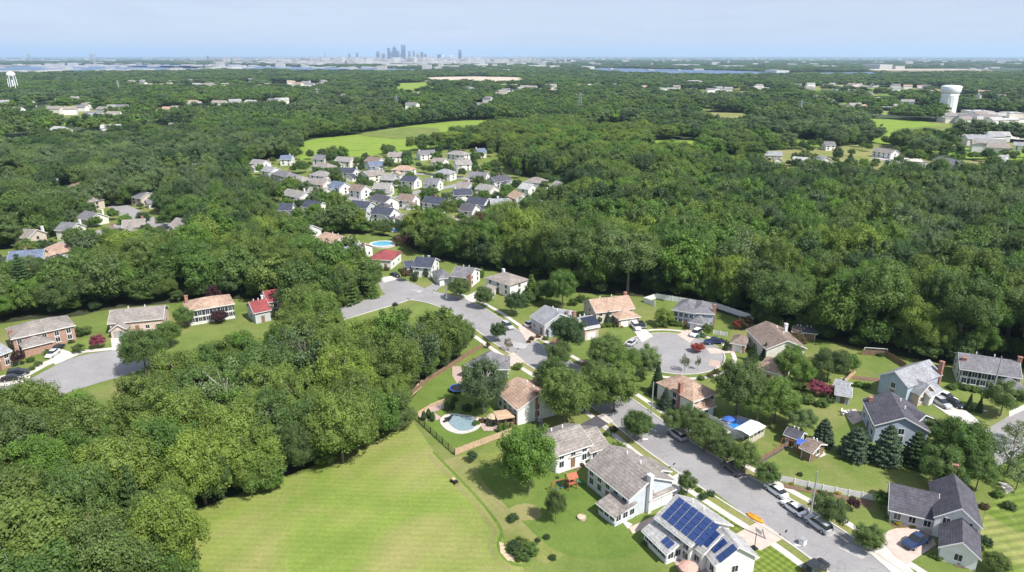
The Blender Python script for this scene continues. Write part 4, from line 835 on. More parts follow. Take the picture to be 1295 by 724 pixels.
# ================================================================== CARS
def loft(m, secs):
    """secs: list of (x, halfwidth_low, halfwidth_top, z0, z1) cross sections, roughly chamfered"""
    base = len(m.v); k = 8
    for x, wl, wt, z0, z1 in secs:
        zz = z0 + (z1 - z0) * .62
        m.v += [(x, -wl * .92, z0), (x, wl * .92, z0), (x, wl, z0 + .12), (x, wl, zz), (x, wt, z1), (x, -wt, z1), (x, -wl, zz), (x, -wl, z0 + .12)]
    for i in range(len(secs) - 1):
        for j in range(k):
            q = (j + 1) % k; m.f.append((base + i * k + j, base + i * k + q, base + (i + 1) * k + q, base + (i + 1) * k + j))
    m.f.append(tuple(base + j for j in range(k))); m.f.append(tuple(base + (len(secs) - 1) * k + j for j in range(k))[::-1]); return m
def car(kind, col, p0, heading, label=None, desc=None, world=None, group='cars parked by the houses'):
    """p0 photo point under its centre; heading = photo point it faces"""
    x, y = world or at(*p0); hx, hy = at(*heading); ang = math.atan2(hy - y, hx - x)
    root = empty({'sedan': 'car', 'suv': 'suv', 'pickup': 'pickup_truck', 'van': 'van'}[kind], (x, y, .07), ang)
    m = MB(); g = MB(); t = MB()
    if kind == 'sedan':
        loft(m, [(-2.35, .70, .62, .42, .78), (-2.25, .84, .74, .30, .92), (-1.3, .90, .80, .26, .98), (0, .91, .82, .24, .95), (1.1, .90, .80, .26, .93), (1.9, .86, .72, .28, .80), (2.28, .74, .60, .34, .66), (2.36, .6, .5, .4, .58)])
        loft(g, [(-1.75, .74, .60, .90, .93), (-1.15, .80, .60, .90, 1.34), (-.3, .80, .62, .90, 1.42), (.35, .80, .60, .90, 1.38), (1.15, .76, .60, .90, .93)]); t.box(-1.1, .25, -.57, .57, 1.36, 1.45); Rw, wx = .32, (-1.38, 1.42)
    elif kind == 'suv':
        loft(m, [(-2.4, .80, .72, .45, .95), (-2.32, .92, .84, .34, 1.08), (-1.2, .96, .86, .32, 1.10), (0, .96, .88, .32, 1.08), (1.15, .95, .85, .32, 1.06), (2.0, .92, .80, .34, .98), (2.36, .80, .68, .40, .80)])
        loft(g, [(-2.28, .82, .70, 1.0, 1.12), (-2.05, .86, .70, 1.0, 1.66), (-.8, .86, .72, 1.0, 1.72), (.3, .86, .70, 1.0, 1.68), (1.2, .80, .66, 1.0, 1.08)]); t.box(-2.0, .22, -.68, .68, 1.68, 1.77); Rw, wx = .38, (-1.45, 1.5)
    elif kind == 'van':
        loft(m, [(-2.5, .86, .78, .40, .98), (-2.42, .97, .88, .32, 1.10), (0, .99, .90, .30, 1.12), (1.3, .98, .86, .30, 1.08), (2.1, .94, .76, .32, .92), (2.48, .8, .66, .38, .76)])
        loft(g, [(-2.42, .86, .76, 1.0, 1.15), (-2.3, .90, .76, 1.0, 1.72), (-.8, .90, .78, 1.0, 1.78), (.7, .88, .74, 1.0, 1.68), (1.75, .8, .66, 1.0, 1.06)]); t.box(-2.25, .6, -.74, .74, 1.74, 1.82); Rw, wx = .35, (-1.5, 1.6)
    else:
        loft(m, [(-2.75, .86, .84, .50, 1.02), (-2.7, .96, .92, .42, 1.06), (-.6, .98, .92, .40, 1.06), (.2, .98, .90, .40, 1.12), (1.5, .97, .86, .40, 1.12), (2.5, .94, .82, .42, 1.02), (2.75, .84, .72, .5, .9)])
        loft(g, [(-.85, .84, .72, 1.02, 1.10), (-.7, .88, .70, 1.02, 1.74), (.4, .88, .70, 1.02, 1.76), (1.25, .82, .66, 1.02, 1.14)]); t.box(-.72, .4, -.68, .68, 1.73, 1.82); Rw, wx = .40, (-1.75, 1.75)
    m.build('body', 'paint_' + col, root, smooth=False); gl = g.build('window_glass', 'car_glass', root); t.build('roof', 'paint_' + col, root)
    if kind == 'pickup': MB().box(-2.6, -.95, -.78, .78, 1.062, 1.085).build('cargo_bed', 'metal_black', root)
    for sx in wx:
        for sy in (-1, 1):
            c = .80; wme = MB(); wme.tube([(sx, sy * c, Rw), (sx, sy * (c + .17), Rw)], Rw, 14); wh = wme.build('wheel', 'tyre', root); MB().tube([(sx, sy * (c + .16), Rw), (sx, sy * (c + .185), Rw)], Rw * .6, 10).build('rim', 'metal_grey', wh)
    fx = {'sedan': 2.22, 'suv': 2.25, 'van': 2.36, 'pickup': 2.66}[kind]; rx = {'sedan': -2.3, 'suv': -2.38, 'van': -2.48, 'pickup': -2.74}[kind]
    for sy in (-1, 1): MB().box(fx - .05, fx + .08, sy * .62 - .14, sy * .62 + .14, .62, .78).build('headlight', 'trim_white', root); MB().box(rx - .04, rx + .08, sy * .64 - .13, sy * .64 + .13, .70, .88).build('taillight', 'lamp_red', root)
    tag(root, label, {'sedan': 'car', 'suv': 'suv', 'pickup': 'pickup truck', 'van': 'van'}[kind], group)
    if not label: auto(root, desc, *p0)
    return root
car('sedan', 'white', (981, 624), (930, 588), 'white sedan parked partly in tree shade, farther of the two white street cars')
car('sedan', 'white', (1003, 646), (940, 600), 'white sedan parked at the kerb between the other white sedan and the silver suv')
car('suv', 'silver', (1034, 667), (975, 625), 'silver estate suv parked behind the white sedan on the street')
car('suv', 'black', (1031, 722), (1090, 690), 'black suv at the bottom edge, crossing the sidewalk')
car('pickup', 'blue', (1158, 688.5), (1140, 698), 'dark blue pickup truck on the pinkish drive of the black-roofed house')
car('van', 'dark', (926, 596), (880, 562), 'dark van parked in deep shade under the street trees')
car('suv', 'silver', (856, 553), (820, 525), 'silver-blue car half under the street trees across from the lawn')
car('suv', 'white', (673, 412.5), (690, 407), 'white suv on the paver driveway of the pale grey gabled house')
car('suv', 'white', (804, 416), (815, 428), 'white suv on the front drive of the peach-roofed tan house')
car('sedan', 'black', (811, 413.5), (820, 424), 'black car beside the white suv on the tan house drive')
car('sedan', 'silver', (799, 436), (806, 430), 'silver-blue sedan at the kerb of the turning circle')
car('suv', 'white', (879.5, 424.5), (868, 432), 'white suv on the short drive of the light blue house')
car('pickup', 'blue', (903, 435), (890, 436), 'blue pickup truck on the drive right of the turning circle')
car('suv', 'white', (1196, 506), (1215, 514), 'white car, upper of those parked beside the white garage')
car('sedan', 'black', (1206, 513), (1225, 522), 'black car parked below the white one near the white garage')
car('suv', 'silver', (1190, 513), (1205, 522), 'silver car nearest the lawn in the group by the white garage')
car('sedan', 'white', (67, 450), (60, 455), 'white car parked on the left drive of the brick hip-roofed house')
car('sedan', 'black', (73, 443.5), (65, 449), 'black car behind the white one by the brick garage')
car('sedan', 'black', (16, 481), (40, 477), 'dark sedan parked nearer the camera at the left edge road')
car('suv', 'black', (24, 474.5), (45, 471), 'dark suv parked beyond the dark sedan at the left edge road')
car('sedan', 'red', (747, 464), (735, 460), 'dark red car under the trees at the side street mouth')
car('sedan', 'black', (500, 350), (508, 353), 'black car on the road before the navy-roofed house')
car('sedan', 'dark', (479, 270), (485, 272), 'dark car on the road of the far neighbourhood')
car('suv', 'white', (462, 334.5), (458, 337), 'white car beside the crimson-roofed house')
car('suv', 'white', (20, 311), (24, 309), 'white suv parked farthest left by the left-hand road'); car('suv', 'white', (35, 308), (40, 306), 'white suv just right of the farthest-left white one')
car('suv', 'silver', (57, 302), (62, 300), 'silver car farther along the left road'); car('sedan', 'black', (18, 323), (25, 321), 'black car before the long blue-grey roof')
car('suv', 'silver', (642, 415), (650, 420), 'pale car in the road at the kerb before the paver driveway')

# ================================================================== FENCES
def fence(name, pts, h, mat, label, post=2.4, rails=False, world=False, solid=True, gap=0):
    P = [p if world else at(*p) for p in pts]; root = empty(name, (*P[0], 0)); off = (*P[0], 0); m = MB(); posts = 0
    for i in range(len(P) - 1):
        a, b = Vector(P[i]), Vector(P[i + 1]); L = (b - a).length; n_ = max(1, round(L / post)); d = (b - a) / L
        for k in range(n_ + (1 if i == len(P) - 2 else 0)):
            q = a + d * L * k / n_; MB().box(q.x - .07, q.x + .07, q.y - .07, q.y + .07, -.05, h + .12).build('post', mat, root, off); posts += 1
        if solid: m.bar((a.x, a.y, h / 2 + .03), (b.x, b.y, h / 2 + .03), .05, h - .1)
        else:
            m.bar((a.x, a.y, h * .94), (b.x, b.y, h * .94), .05, .07); m.bar((a.x, a.y, h * .5), (b.x, b.y, h * .5), .05, .07); m.bar((a.x, a.y, .18), (b.x, b.y, .18), .05, .07)
            for k in range(int(L / .45)):
                q = a + d * .45 * k; m.bar((q.x, q.y, .1), (q.x, q.y, h * .94), .03)
    m.build('panel' if solid else 'rail', mat, root, off); tag(root, label, 'fence'); return root
fence('fence', [(987, 609), (1040, 621), (1107, 634)], 1.3, 'trim_white', 'white vinyl privacy fence with square posts across the lower right lawn')
fence('fence', [(828, 388), (814, 383), (830, 378), (860, 383), (905, 390), (952, 406)], 1.8, 'trim_white', 'white vinyl fence curving round the light blue house garden')
fence('fence', [(576, 576), (610, 563), (647, 549)], 1.5, 'wood_pale', 'pale wooden board fence in front of the covered pool')
fence('fence', [(509, 516), (530, 535), (552, 555), (575, 576)], 1.4, 'metal_black', 'black metal rail fence between the mown field and the pool garden', solid=False)
fence('fence', [(507, 512), (540, 484), (575, 462), (592, 450), (610, 440)], 1.3, 'wood_brown', 'dark brown fence along the wood behind the pool garden')
fence('fence', [(1090, 449), (1121, 451), (1145, 466)], 1.5, 'wood_brown', 'brown fence running from the white goal frame to the blue-grey house')
fence('fence', [(1068, 486), (1082, 472)], 1.5, 'wood_pale', 'short pale board fence beside the grey sheds')
fence('fence', [(902, 423), (919, 426)], 1.3, 'trim_white', 'short white fence behind the brown garage'); fence('fence', [(958, 586), (1005, 560)], 1.2, 'wood_brown', 'low wooden fence beside the playset lawn')
fence('fence', [(866, 513), (905, 534), (940, 556)], 1.1, 'trim_white', 'low white fence between the street trees and the blue pool')
fence('fence', [(529, 525), (545, 515), (562, 508)], .8, 'wood_pale', 'low pale retaining wall beside the covered pool')

# ================================================================== POOLS
def blob(cx, cy, rx, ry, n=28, rot=0, kid=0.0):
    x0, y0 = at(cx, cy); out = []
    for i in range(n):
        a = 2 * math.pi * i / n; r = 1 + kid * math.cos(2 * a + 1.0) + kid * .5 * math.cos(3 * a); px_, py_ = rx * r * math.cos(a), ry * r * math.sin(a)
        out.append((x0 + px_ * math.cos(rot) - py_ * math.sin(rot), y0 + px_ * math.sin(rot) + py_ * math.cos(rot)))
    return out
def poolthing(label, deckP, watP, mat, z=.14, h=.0, deckmat='concrete'):
    c = (sum(p[0] for p in watP) / len(watP), sum(p[1] for p in watP) / len(watP)); root = empty('swimming_pool', (*c, 0)); off = (*c, 0)
    MB().slab([(x, y, z - .1) for x, y in deckP], .12 + h).build('deck', deckmat, root, off); MB().slab([(x, y, z + h + .0) for x, y in watP], .035).build('water', mat, root, off)
    tag(root, label, 'swimming pool'); return root
poolthing('kidney-shaped pool under a grey-blue cover, ringed by pale decking', blob(582, 536, 3.9, 4.7, rot=.35, kid=.12), blob(583.5, 535.5, 2.5, 3.9, rot=.35, kid=.16), 'pool_cover'); LM.append((580, 537, 'the covered kidney pool'))
P = [(916, 541), (933, 530), (950, 534), (934, 549), (924, 547)]
poolthing('bright blue rectangular pool beside a white-roofed pool house', [at(*p) for p in [(911, 542), (932, 526.5), (957, 533), (938, 553), (920, 551)]], [at(*p) for p in P], 'pool_blue', .2); LM.append((932, 540, 'the bright blue pool'))
poolthing('round raised aqua pool behind the crimson-roofed house', blob(484, 311, 5.6, 5.0), blob(484, 311, 4.4, 3.8), 'pool_aqua', .2, .7); poolthing('small aqua pool half hidden by trees beyond the round one', blob(501, 293, 3.4, 3.0), blob(501, 293, 2.7, 2.3), 'pool_blue', .2, .5)
# pool house: posts, roof
def gazebo(label, A, B, W, h, mat, name='pool_house', rise=.25, roofm='trim_white'):
    a, c = Vector(at(*A, h)), Vector(at(*B, h)); L = (c - a).length; u = (c - a) / L; f = Fr(a, u, Vector((-u.y, u.x))); root = empty(name, f.p(L / 2, W / 2, 0)); off = f.p(L / 2, W / 2, 0)
    r = MB(); r.slab([f.p(-.2, -.2, h), f.p(L + .2, -.2, h), f.p(L + .2, W / 2, h + rise), f.p(-.2, W / 2, h + rise)], .1); r.slab([f.p(-.2, W / 2, h + rise + .001), f.p(L + .2, W / 2, h + rise + .001), f.p(L + .2, W + .2, h), f.p(-.2, W + .2, h)], .1); r.build('roof', roofm, root, off)
    k = max(2, int(L / 1.2))
    for i in range(k + 1):
        for y in (0, W): m = MB(); x = L * i / k; f.box(m, x - .06, x + .06, y - .06, y + .06, -.05, h); m.build('post', mat, root, off)
    m = MB(); f.box(m, .06, L - .06, .02, .06, .1, h * .55); f.box(m, L - .04, L, .06, W - .06, .1, h * .55); m.build('screen', 'wall_tan' if roofm == 'trim_white' else mat, root, off); tag(root, label, 'pool house' if name == 'pool_house' else 'pavilion'); return root
gazebo('open pool house with flat white roof beside the bright blue pool', (948, 551), (967, 540), 3.2, 2.3, 'trim_white')
gazebo('wooden pergola over the patio beside the peach-roofed pool house', (630, 531), (650, 528), 3.4, 2.3, 'wood_brown', 'pergola', .1, 'wood_pale')
# garden sheds
house('', 'wood_brown', 'brown', [(1014, 566, 1027, 572, 4.6, 2.3, 1.2, 'g', dict(skip='L'))], name='shed', cat='shed', label='brown wooden shed beside the blue-canopied playset', lm='the brown wooden shed', door=True, detail=2)
house('', 'wall_grey', 'charcoal', [(994, 549, 1010, 555, 3.0, 2.2, 1.0, 'g', {})], name='shed', cat='shed', label='dark-roofed grey shed under the trees behind the brown shed', door=True)
house('', 'wall_blue', 'pale', [(1058, 498, 1075, 501, 4.2, 2.3, 1.3, 'g', {})], name='shed', cat='shed', label='blue-grey shed with white windows near the pink crape myrtle', lm='the blue-grey shed')
house('', 'wood_brown', 'pale', [(1056, 487, 1071, 491, 3.2, 2.3, .9, 'g', {})], name='shed', cat='shed', label='pale-roofed brown shed just beyond the blue-grey shed')
house('', 'wood_brown', 'brown', [(1003, 419, 1014, 421, 4.2, 2.2, 1.0, 'g', {})], name='shed', cat='shed', label='left of two brown sheds in shade at the forest edge')
house('', 'wood_brown', 'charcoal', [(1016, 420, 1032, 422, 4.2, 2.4, .7, 'g', {})], name='shed', cat='shed', label='right of two brown sheds in shade at the forest edge')
house('', 'wall_tan', 'brown', [(668, 540, 680, 545, 3, 2.2, 1, 'g', {})], name='shed', cat='shed', label='small shed behind the big round tree') if False else None

# ================================================================== GARDEN AND STREET FURNITURE
def street_lamp(base, arm_to, h, label):
    x, y = at(*base); ax, ay = at(*arm_to, h); dx, dy = ax - x, ay - y; l = math.hypot(dx, dy); dx, dy = dx / l, dy / l; r = 2.2
    root = empty('street_lamp', (x, y, 0)); MB().tube([(0, 0, 0), (0, 0, h * .5), (0, 0, h)], [.17, .13, .1], 10).build('pole', 'metal_grey', root)
    MB().tube([(0, 0, h), (dx * r * .5, dy * r * .5, h + .35), (dx * r, dy * r, h + .4)], .09, 8).build('arm', 'metal_grey', root)
    MB().box(-.55, .55, -.22, .22, -.12, .08).build('lamp_head', 'trim_white', root); o = root.children[-1]; o.location = (dx * (r + .3), dy * (r + .3), h + .4); o.rotation_euler = (0, 0, math.atan2(dy, dx)); tag(root, label, 'street lamp')
street_lamp((1009.5, 690), (1026, 655), 7.6, 'tall grey street lamp reaching over the road beside the orange-tarped object'); street_lamp((816, 556), (828, 533), 7.0, 'grey street lamp over the road near the round street tree')
street_lamp((1245, 520), (1262, 500), 7.0, 'grey street lamp by the far right road under the olive tree'); street_lamp((563, 402), (570, 386), 6.6, 'small street lamp on the inside of the road curve')
# utility box beside the lamp
o = MB().box(-.45, .45, -.4, .4, 0, 1.0); 
x, y = at(1015, 689); r_ = empty('utility_box', (x, y, .08), .6); o.build('cabinet', 'trim_white', r_); MB().box(-.5, .5, -.45, .45, 1.001, 1.08).build('lid', 'metal_grey', r_); tag(r_, 'white utility box at the foot of the nearest street lamp', 'utility box')
# orange tarp-covered canoe on the verge
x, y = at(954.5, 657); r_ = empty('canoe', (x, y, .1), math.radians(-52)); m = MB(); loft(m, [(-1.6, .12, .06, .15, .35), (-1.1, .42, .2, .05, .5), (0, .6, .28, .0, .62), (1.1, .42, .2, .05, .5), (1.6, .12, .06, .15, .35)]); m.build('hull', 'orange', r_); MB().box(-1.2, 1.2, -.03, .03, .6, .66).build('keel', 'wood_brown', r_)
tag(r_, 'orange upturned canoe lying on the verge by the wide pale driveway', 'canoe')
def umbrella(px, py, R_, h, mat, label):
    x, y = at(px, py, h); r_ = empty('patio_umbrella', (x, y, .1)); MB().lathe([(R_, h - .5), (R_ * .55, h - .15), (.04, h)], 10).build('canopy', mat, r_); MB().tube([(0, 0, 0), (0, 0, h + .1)], .035, 6).build('pole', 'metal_grey', r_); MB().lathe([(.3, 0), (.3, .08)], 12).build('base', 'metal_black', r_); tag(r_, label, 'umbrella')
umbrella(871, 714, 1.5, 2.3, 'umbrella', 'large rust-pink patio umbrella behind the solar-panelled house'); umbrella(624.5, 524.5, 1.5, 2.3, 'straw', 'tan patio umbrella beside the pergola of the peach-roofed house')
umbrella(922, 528, 1.3, 2.3, 'plastic_blue', 'blue umbrella at the far end of the bright blue pool')
def table_set(px, py, label, n=4, mat='metal_grey', top='trim_white'):
    x, y = at(px, py); r_ = empty('patio_table', (x, y, .1)); MB().lathe([(.6, .7), (.6, .75)], 16).build('tabletop', top, r_); MB().tube([(0, 0, 0), (0, 0, .7)], .05, 6).build('pedestal', mat, r_); tag(r_, label, 'table')
    for k in range(n):
        a = k * 2 * math.pi / n + .4; c = empty('patio_chair', (x + math.cos(a) * 1.05, y + math.sin(a) * 1.05, .1), a); MB().box(-.25, .25, -.25, .25, .38, .44).build('seat', top, c); MB().box(.2, .26, -.25, .25, .44, .9).build('backrest', top, c)
        for sx in (-.22, .22):
            for sy in (-.22, .22): MB().box(sx - .02, sx + .02, sy - .02, sy + .02, 0, .38).build('leg', mat, c)
        tag(c, None, 'chair', 'patio chairs'); auto(c, 'small patio chair at a round table', *proj(c.location.x, c.location.y, .3)[:2])
table_set(896, 716, 'round pale table on the pink patio behind the solar-panelled house'); table_set(1070, 525, 'white round table on the patio left of the dark-roofed blue house'); table_set(641, 539, 'round table on the patio of the peach-roofed house', 3, top='metal_grey')
def lounger(px, py, ang, desc, mat='metal_grey'):
    x, y = at(px, py); r_ = empty('sun_lounger', (x, y, .12), ang); MB().box(-.9, .35, -.3, .3, .28, .34).build('seat', mat, r_); m = MB(); m.bar((.35, 0, .31), (.95, 0, .68), .6, .05); m.build('backrest', mat, r_)
    for sx in (-.8, .3):
        for sy in (-.27, .27): MB().box(sx - .03, sx + .03, sy - .03, sy + .03, 0, .28).build('leg', mat, r_)
    tag(r_, None, 'sun lounger', 'sun loungers by the pools'); auto(r_, desc, px, py)
lounger(565.5, 534, .5, 'dark sun lounger on the pool deck', 'metal_black'); lounger(567.5, 530.5, .5, 'dark sun lounger on the pool deck', 'metal_black')
for q in ((918, 534), (922, 531), (926, 529.5)): lounger(*q, -.7, 'aqua sun lounger on the pool deck', 'plastic_blue')
# playsets
def playset(px, py, ang, canopy, label):
    x, y = at(px, py); r_ = empty('playset', (x, y, .06), ang)
    for sx in (-.8, .8):
        for sy in (-.8, .8): MB().box(sx - .07, sx + .07, sy - .07, sy + .07, 0, 2.4).build('post', 'wood_red', r_)
    MB().box(-.85, .85, -.85, .85, 1.2, 1.3).build('platform', 'wood_red', r_); r2 = MB(); r2.slab([(-1, -1, 2.35), (1, -1, 2.35), (1, 0, 3.1), (-1, 0, 3.1)], .05); r2.slab([(-1, 0, 3.101), (1, 0, 3.101), (1, 1, 2.35), (-1, 1, 2.35)], .05); r2.build('canopy', canopy, r_)
    m = MB(); m.bar((.9, 0, 1.25), (3.0, 0, .2), .55, .06); m.bar((.9, .28, 1.33), (3.0, .28, .3), .05, .2); m.bar((.9, -.28, 1.33), (3.0, -.28, .3), .05, .2); m.build('slide', 'plastic_green' if canopy != 'plastic_blue' else 'plastic_blue', r_)
    m = MB(); m.bar((-.8, 0, 2.2), (-3.8, 0, 2.2), .1); m.bar((-3.8, 0, 2.2), (-4, .9, 0), .09); m.bar((-3.8, 0, 2.2), (-4, -.9, 0), .09); m.build('swing_beam', 'wood_red', r_)
    for k in (-1.8, -2.9):
        m = MB(); m.bar((k - .2, 0, 2.2), (k - .2, 0, .5), .02); m.bar((k + .2, 0, 2.2), (k + .2, 0, .5), .02); m.box(k - .22, k + .22, -.12, .12, .45, .5); m.build('swing', 'plastic_blue', r_)
    tag(r_, label, 'playset'); return r_
playset(1013, 574, -.6, 'plastic_blue', 'wooden playset with blue canopy and slide beside the brown shed'); playset(722, 617, .4, 'wood_red', 'red-brown wooden playset on the lawn left of the pale-sided house')
# white goal frame
x, y = at(1092, 449); x2, y2 = at(1121, 451); r_ = empty('goal', ((x + x2) / 2, (y + y2) / 2, 0)); off = ((x + x2) / 2, (y + y2) / 2, 0); m = MB(); z = 2.1
m.bar((x, y, 0), (x, y, z), .12); m.bar((x2, y2, 0), (x2, y2, z), .12); m.bar((x, y, z), (x2, y2, z), .12); m.build('frame', 'trim_white', r_, off)
m = MB(); 
for k in range(13):
    t = k / 12; q = (x + (x2 - x) * t, y + (y2 - y) * t); m.bar((*q, z), (q[0], q[1] + 1.6, .05), .03)
for k in range(5):
    t = k / 5; m.bar((x, y + 1.6 * t, z * (1 - t)), (x2, y2 + 1.6 * t, z * (1 - t)), .03)
m.build('net', 'metal_grey', r_, off); tag(r_, 'wide white goal frame on the lawn by the dark forest edge', 'goal')
# trampoline, hot tub, bins, fire ring, bench
def ring_thing(name, px, py, R_, h, rim, topm, label, cat, legs=0):
    x, y = at(px, py); r_ = empty(name, (x, y, .05)); MB().lathe([(R_, h - .12 if legs else 0), (R_, h), (R_ * .88, h + .001), (R_ * .88, h - .12)], 24).build('rim', rim, r_); MB().lathe([(R_ * .87, h - .09), (R_ * .87, h - .05)], 24).build('bed' if legs else 'cover', topm, r_)
    for k in range(legs): a = k * 2 * math.pi / legs; MB().tube([(math.cos(a) * R_ * .95, math.sin(a) * R_ * .95, 0), (math.cos(a) * R_ * .95, math.sin(a) * R_ * .95, h - .1)], .04, 6).build('leg', 'metal_grey', r_)
    tag(r_, label, cat)
ring_thing('trampoline', 579, 495, 2.0, .9, 'plastic_blue', 'metal_black', 'round dark trampoline left of the big round tree', 'trampoline', 6)
ring_thing('fire_pit', 735.5, 656, .8, .35, 'pavers', 'straw', 'round stone fire pit on the lawn left of the sunroom', 'fire pit'); ring_thing('round_planter', 728, 478, .4, .3, 'pavers', 'mulch', 'small stone planter', 'planter') if False else None
x, y = at(574.5, 611); r_ = empty('lawn_cart', (x, y, .05), -.8); MB().box(-.7, .7, -.35, .35, .3, .62).build('tray', 'metal_black', r_); MB().box(-.55, .1, -.32, .32, .63, .8).build('load', 'straw', r_)
for sx in (-.5, .5):
    for sy in (-.4, .4): MB().tube([(sx, sy - .05, .2), (sx, sy + .05, .2)], .2, 10).build('wheel', 'tyre', r_)
m = MB(); m.bar((.7, 0, .4), (1.4, 0, .75), .05); m.build('handle', 'metal_grey', r_); tag(r_, 'small black and pale lawn cart left standing at the edge of the mown field', 'cart')
def mailbox(px, py, desc):
    x, y = at(px, py); r_ = empty('mailbox', (x, y, .06), .9); MB().box(-.05, .05, -.05, .05, 0, 1.05).build('post', 'trim_white', r_); m = MB(); m.tube([(-.28, 0, 1.18), (.28, 0, 1.18)], .13, 10); m.build('box', 'metal_black', r_); tag(r_, None, 'mailbox', 'mailboxes along the street'); auto(r_, desc, px, py)
for q in ((852, 594), (993, 680), (1106, 700), (868, 604), (688, 440), (655, 447), (775, 528), (583, 377), (549, 372)): mailbox(*q, 'mailbox on a post at the kerb')
def bin_(px, py, mat, desc):
    x, y = at(px, py); r_ = empty('wheeled_bin', (x, y, .08), rr.uniform(0, 3)); MB().add([(-.25, -.28, 0), (.25, -.28, 0), (.25, .28, 0), (-.25, .28, 0), (-.3, -.34, .95), (.3, -.34, .95), (.3, .34, .95), (-.3, .34, .95)], [(0, 3, 2, 1), (4, 5, 6, 7), (0, 1, 5, 4), (1, 2, 6, 5), (2, 3, 7, 6), (3, 0, 4, 7)]).build('body', mat, r_); MB().box(-.33, .33, -.37, .37, .951, 1.03).build('lid', mat, r_); tag(r_, None, 'bin', 'wheeled bins'); auto(r_, desc, px, py)
for q in ((853, 634), (820, 632), (1176, 668), (764, 573), (700, 420), (883, 428)): bin_(*q, rr.choice(['plastic_green', 'metal_black', 'plastic_blue']), 'small wheeled bin beside a wall')
# basketball hoop on the pale driveway
x, y = at(954, 694); r_ = empty('basketball_hoop', (x, y, .1), .5); MB().tube([(0, 0, 0), (0, 0, 2.9)], .06, 8).build('pole', 'metal_black', r_); MB().box(-.35, .35, -.5, .5, 0, .15).build('base', 'metal_black', r_); MB().box(.45, .5, -.65, .65, 2.7, 3.5).build('backboard', 'trim_white', r_)
m = MB(); m.bar((0, 0, 2.9), (.45, 0, 3.0), .06); m.tube([(.75 + .23 * math.cos(a), .23 * math.sin(a), 2.85) for a in [k * math.pi / 6 for k in range(13)]], .015, 5, cap=False); m.build('hoop', 'orange', r_); tag(r_, 'basketball hoop with white backboard on the drive of the solar-panelled house', 'basketball hoop')
# ================================================================== TREES
def leafmesh(name, C, N, size, mat, spray, core=None, tilt=.55, rng=RNG, asp=.7):
    n = len(C); N = N + rng.normal(0, tilt, N.shape); N /= np.linalg.norm(N, axis=1)[:, None]
    A = rng.normal(0, 1, (n, 3)); T = np.cross(N, A); T /= np.linalg.norm(T, axis=1)[:, None]; B = np.cross(N, T)
    s = (size * rng.uniform(.6, 1.35, n))[:, None] * .5
    V = np.stack([C - T * s - B * s * asp * .55, C + T * s * .25 - B * s * asp, C + T * s + B * s * asp * .3, C - T * s * .35 + B * s * asp], 1).reshape(-1, 3)
    Fc = np.arange(4 * n).reshape(-1, 4); sp = np.repeat(spray, 1)
    nv = len(V); polys = n
    cv = np.zeros((0, 3)); cf = np.zeros((0, 4), int)
    if core:
        vs, fs = [], []
        for (c, r) in core:
            o = len(vs); K, M = 7, 4
            for j in range(M + 1):
                ph = math.pi * j / M
                for i in range(K):
                    a = 2 * math.pi * i / K; q = r * rng.uniform(.88, 1.08); vs.append((c[0] + q * math.sin(ph) * math.cos(a), c[1] + q * math.sin(ph) * math.sin(a), c[2] + q * math.cos(ph)))
            for j in range(M):
                for i in range(K): fs.append((o + j * K + i, o + (j + 1) * K + i, o + (j + 1) * K + (i + 1) % K, o + j * K + (i + 1) % K))
        cv, cf = np.array(vs), np.array(fs) + nv
    V = np.vstack([V, cv]); Fa = np.vstack([Fc, cf]); sp = np.concatenate([sp, np.full(len(cf), .35)])
    me = bpy.data.meshes.new(name); me.vertices.add(len(V)); me.vertices.foreach_set('co', V.astype(np.float32).ravel())
    me.loops.add(Fa.size); me.loops.foreach_set('vertex_index', Fa.ravel().astype(np.int32)); me.polygons.add(len(Fa))
    me.polygons.foreach_set('loop_start', (np.arange(len(Fa)) * 4).astype(np.int32)); me.polygons.foreach_set('loop_total', np.full(len(Fa), 4, np.int32))
    at_ = me.attributes.new('spray', 'FLOAT', 'FACE'); at_.data.foreach_set('value', sp.astype(np.float32)); me.update(); me.validate()
    me.materials.append(MATS[mat]); return me
def sph(n, rng): d = rng.normal(0, 1, (n, 3)); return d / np.linalg.norm(d, axis=1)[:, None]
def crown_dec(seed, nl, nleaf, leaf):
    rng = np.random.default_rng(seed); lobes = []
    # scatter boughs over an uneven egg; big ones low and round the middle, small ones on top
    k = 0
    while len(lobes) < nl and k < 4000:
        k += 1; d = sph(1, rng)[0]
        if d[2] < -.55: continue
        r = rng.uniform(.15, .31) * (1.0 - .12 * max(0, d[2])); rad = rng.uniform(.70, 1.12) - r
        if d[2] < 0: rad *= (1 + .25 * d[2])
        c = d * rad * np.array([1.05, 1.05, 1.0])
        if all(np.linalg.norm(c - q[0]) > .62 * min(r, q[1]) + .06 for q in lobes): lobes.append((c, r))
    lobes.append((np.array([0, 0, -.08]), .58)); C, N, S = [], [], []
    tot = sum(r * r for _, r in lobes)
    for i, (c, r) in enumerate(lobes):
        m = int(nleaf * r * r / tot * (1.25 if i < len(lobes) - 1 else .35)); d = sph(m, rng)
        out = c / (np.linalg.norm(c) + 1e-6); keep = (d @ out > -.35) & (d[:, 2] > -.75); d = d[keep]
        p = c + d * (r * rng.uniform(.74, 1.24, len(d)))[:, None]; p += out * ((d @ out) * r * .30)[:, None]; p += .03 * np.sin(p[:, [1, 2, 0]] * 13 + seed)
        C.append(p); N.append(d * .75 + np.array([0, 0, .35])); S.append(np.clip(rng.normal(.5, .16) + rng.normal(0, .17, len(d)), 0, 1))
    C, N, S = np.vstack(C), np.vstack(N), np.concatenate(S); ins = np.zeros(len(C), bool)
    for c, r in lobes: ins |= np.linalg.norm(C - c, axis=1) < r * .68
    return C[~ins], N[~ins], S[~ins], [(c, r * .70) for c, r in lobes]
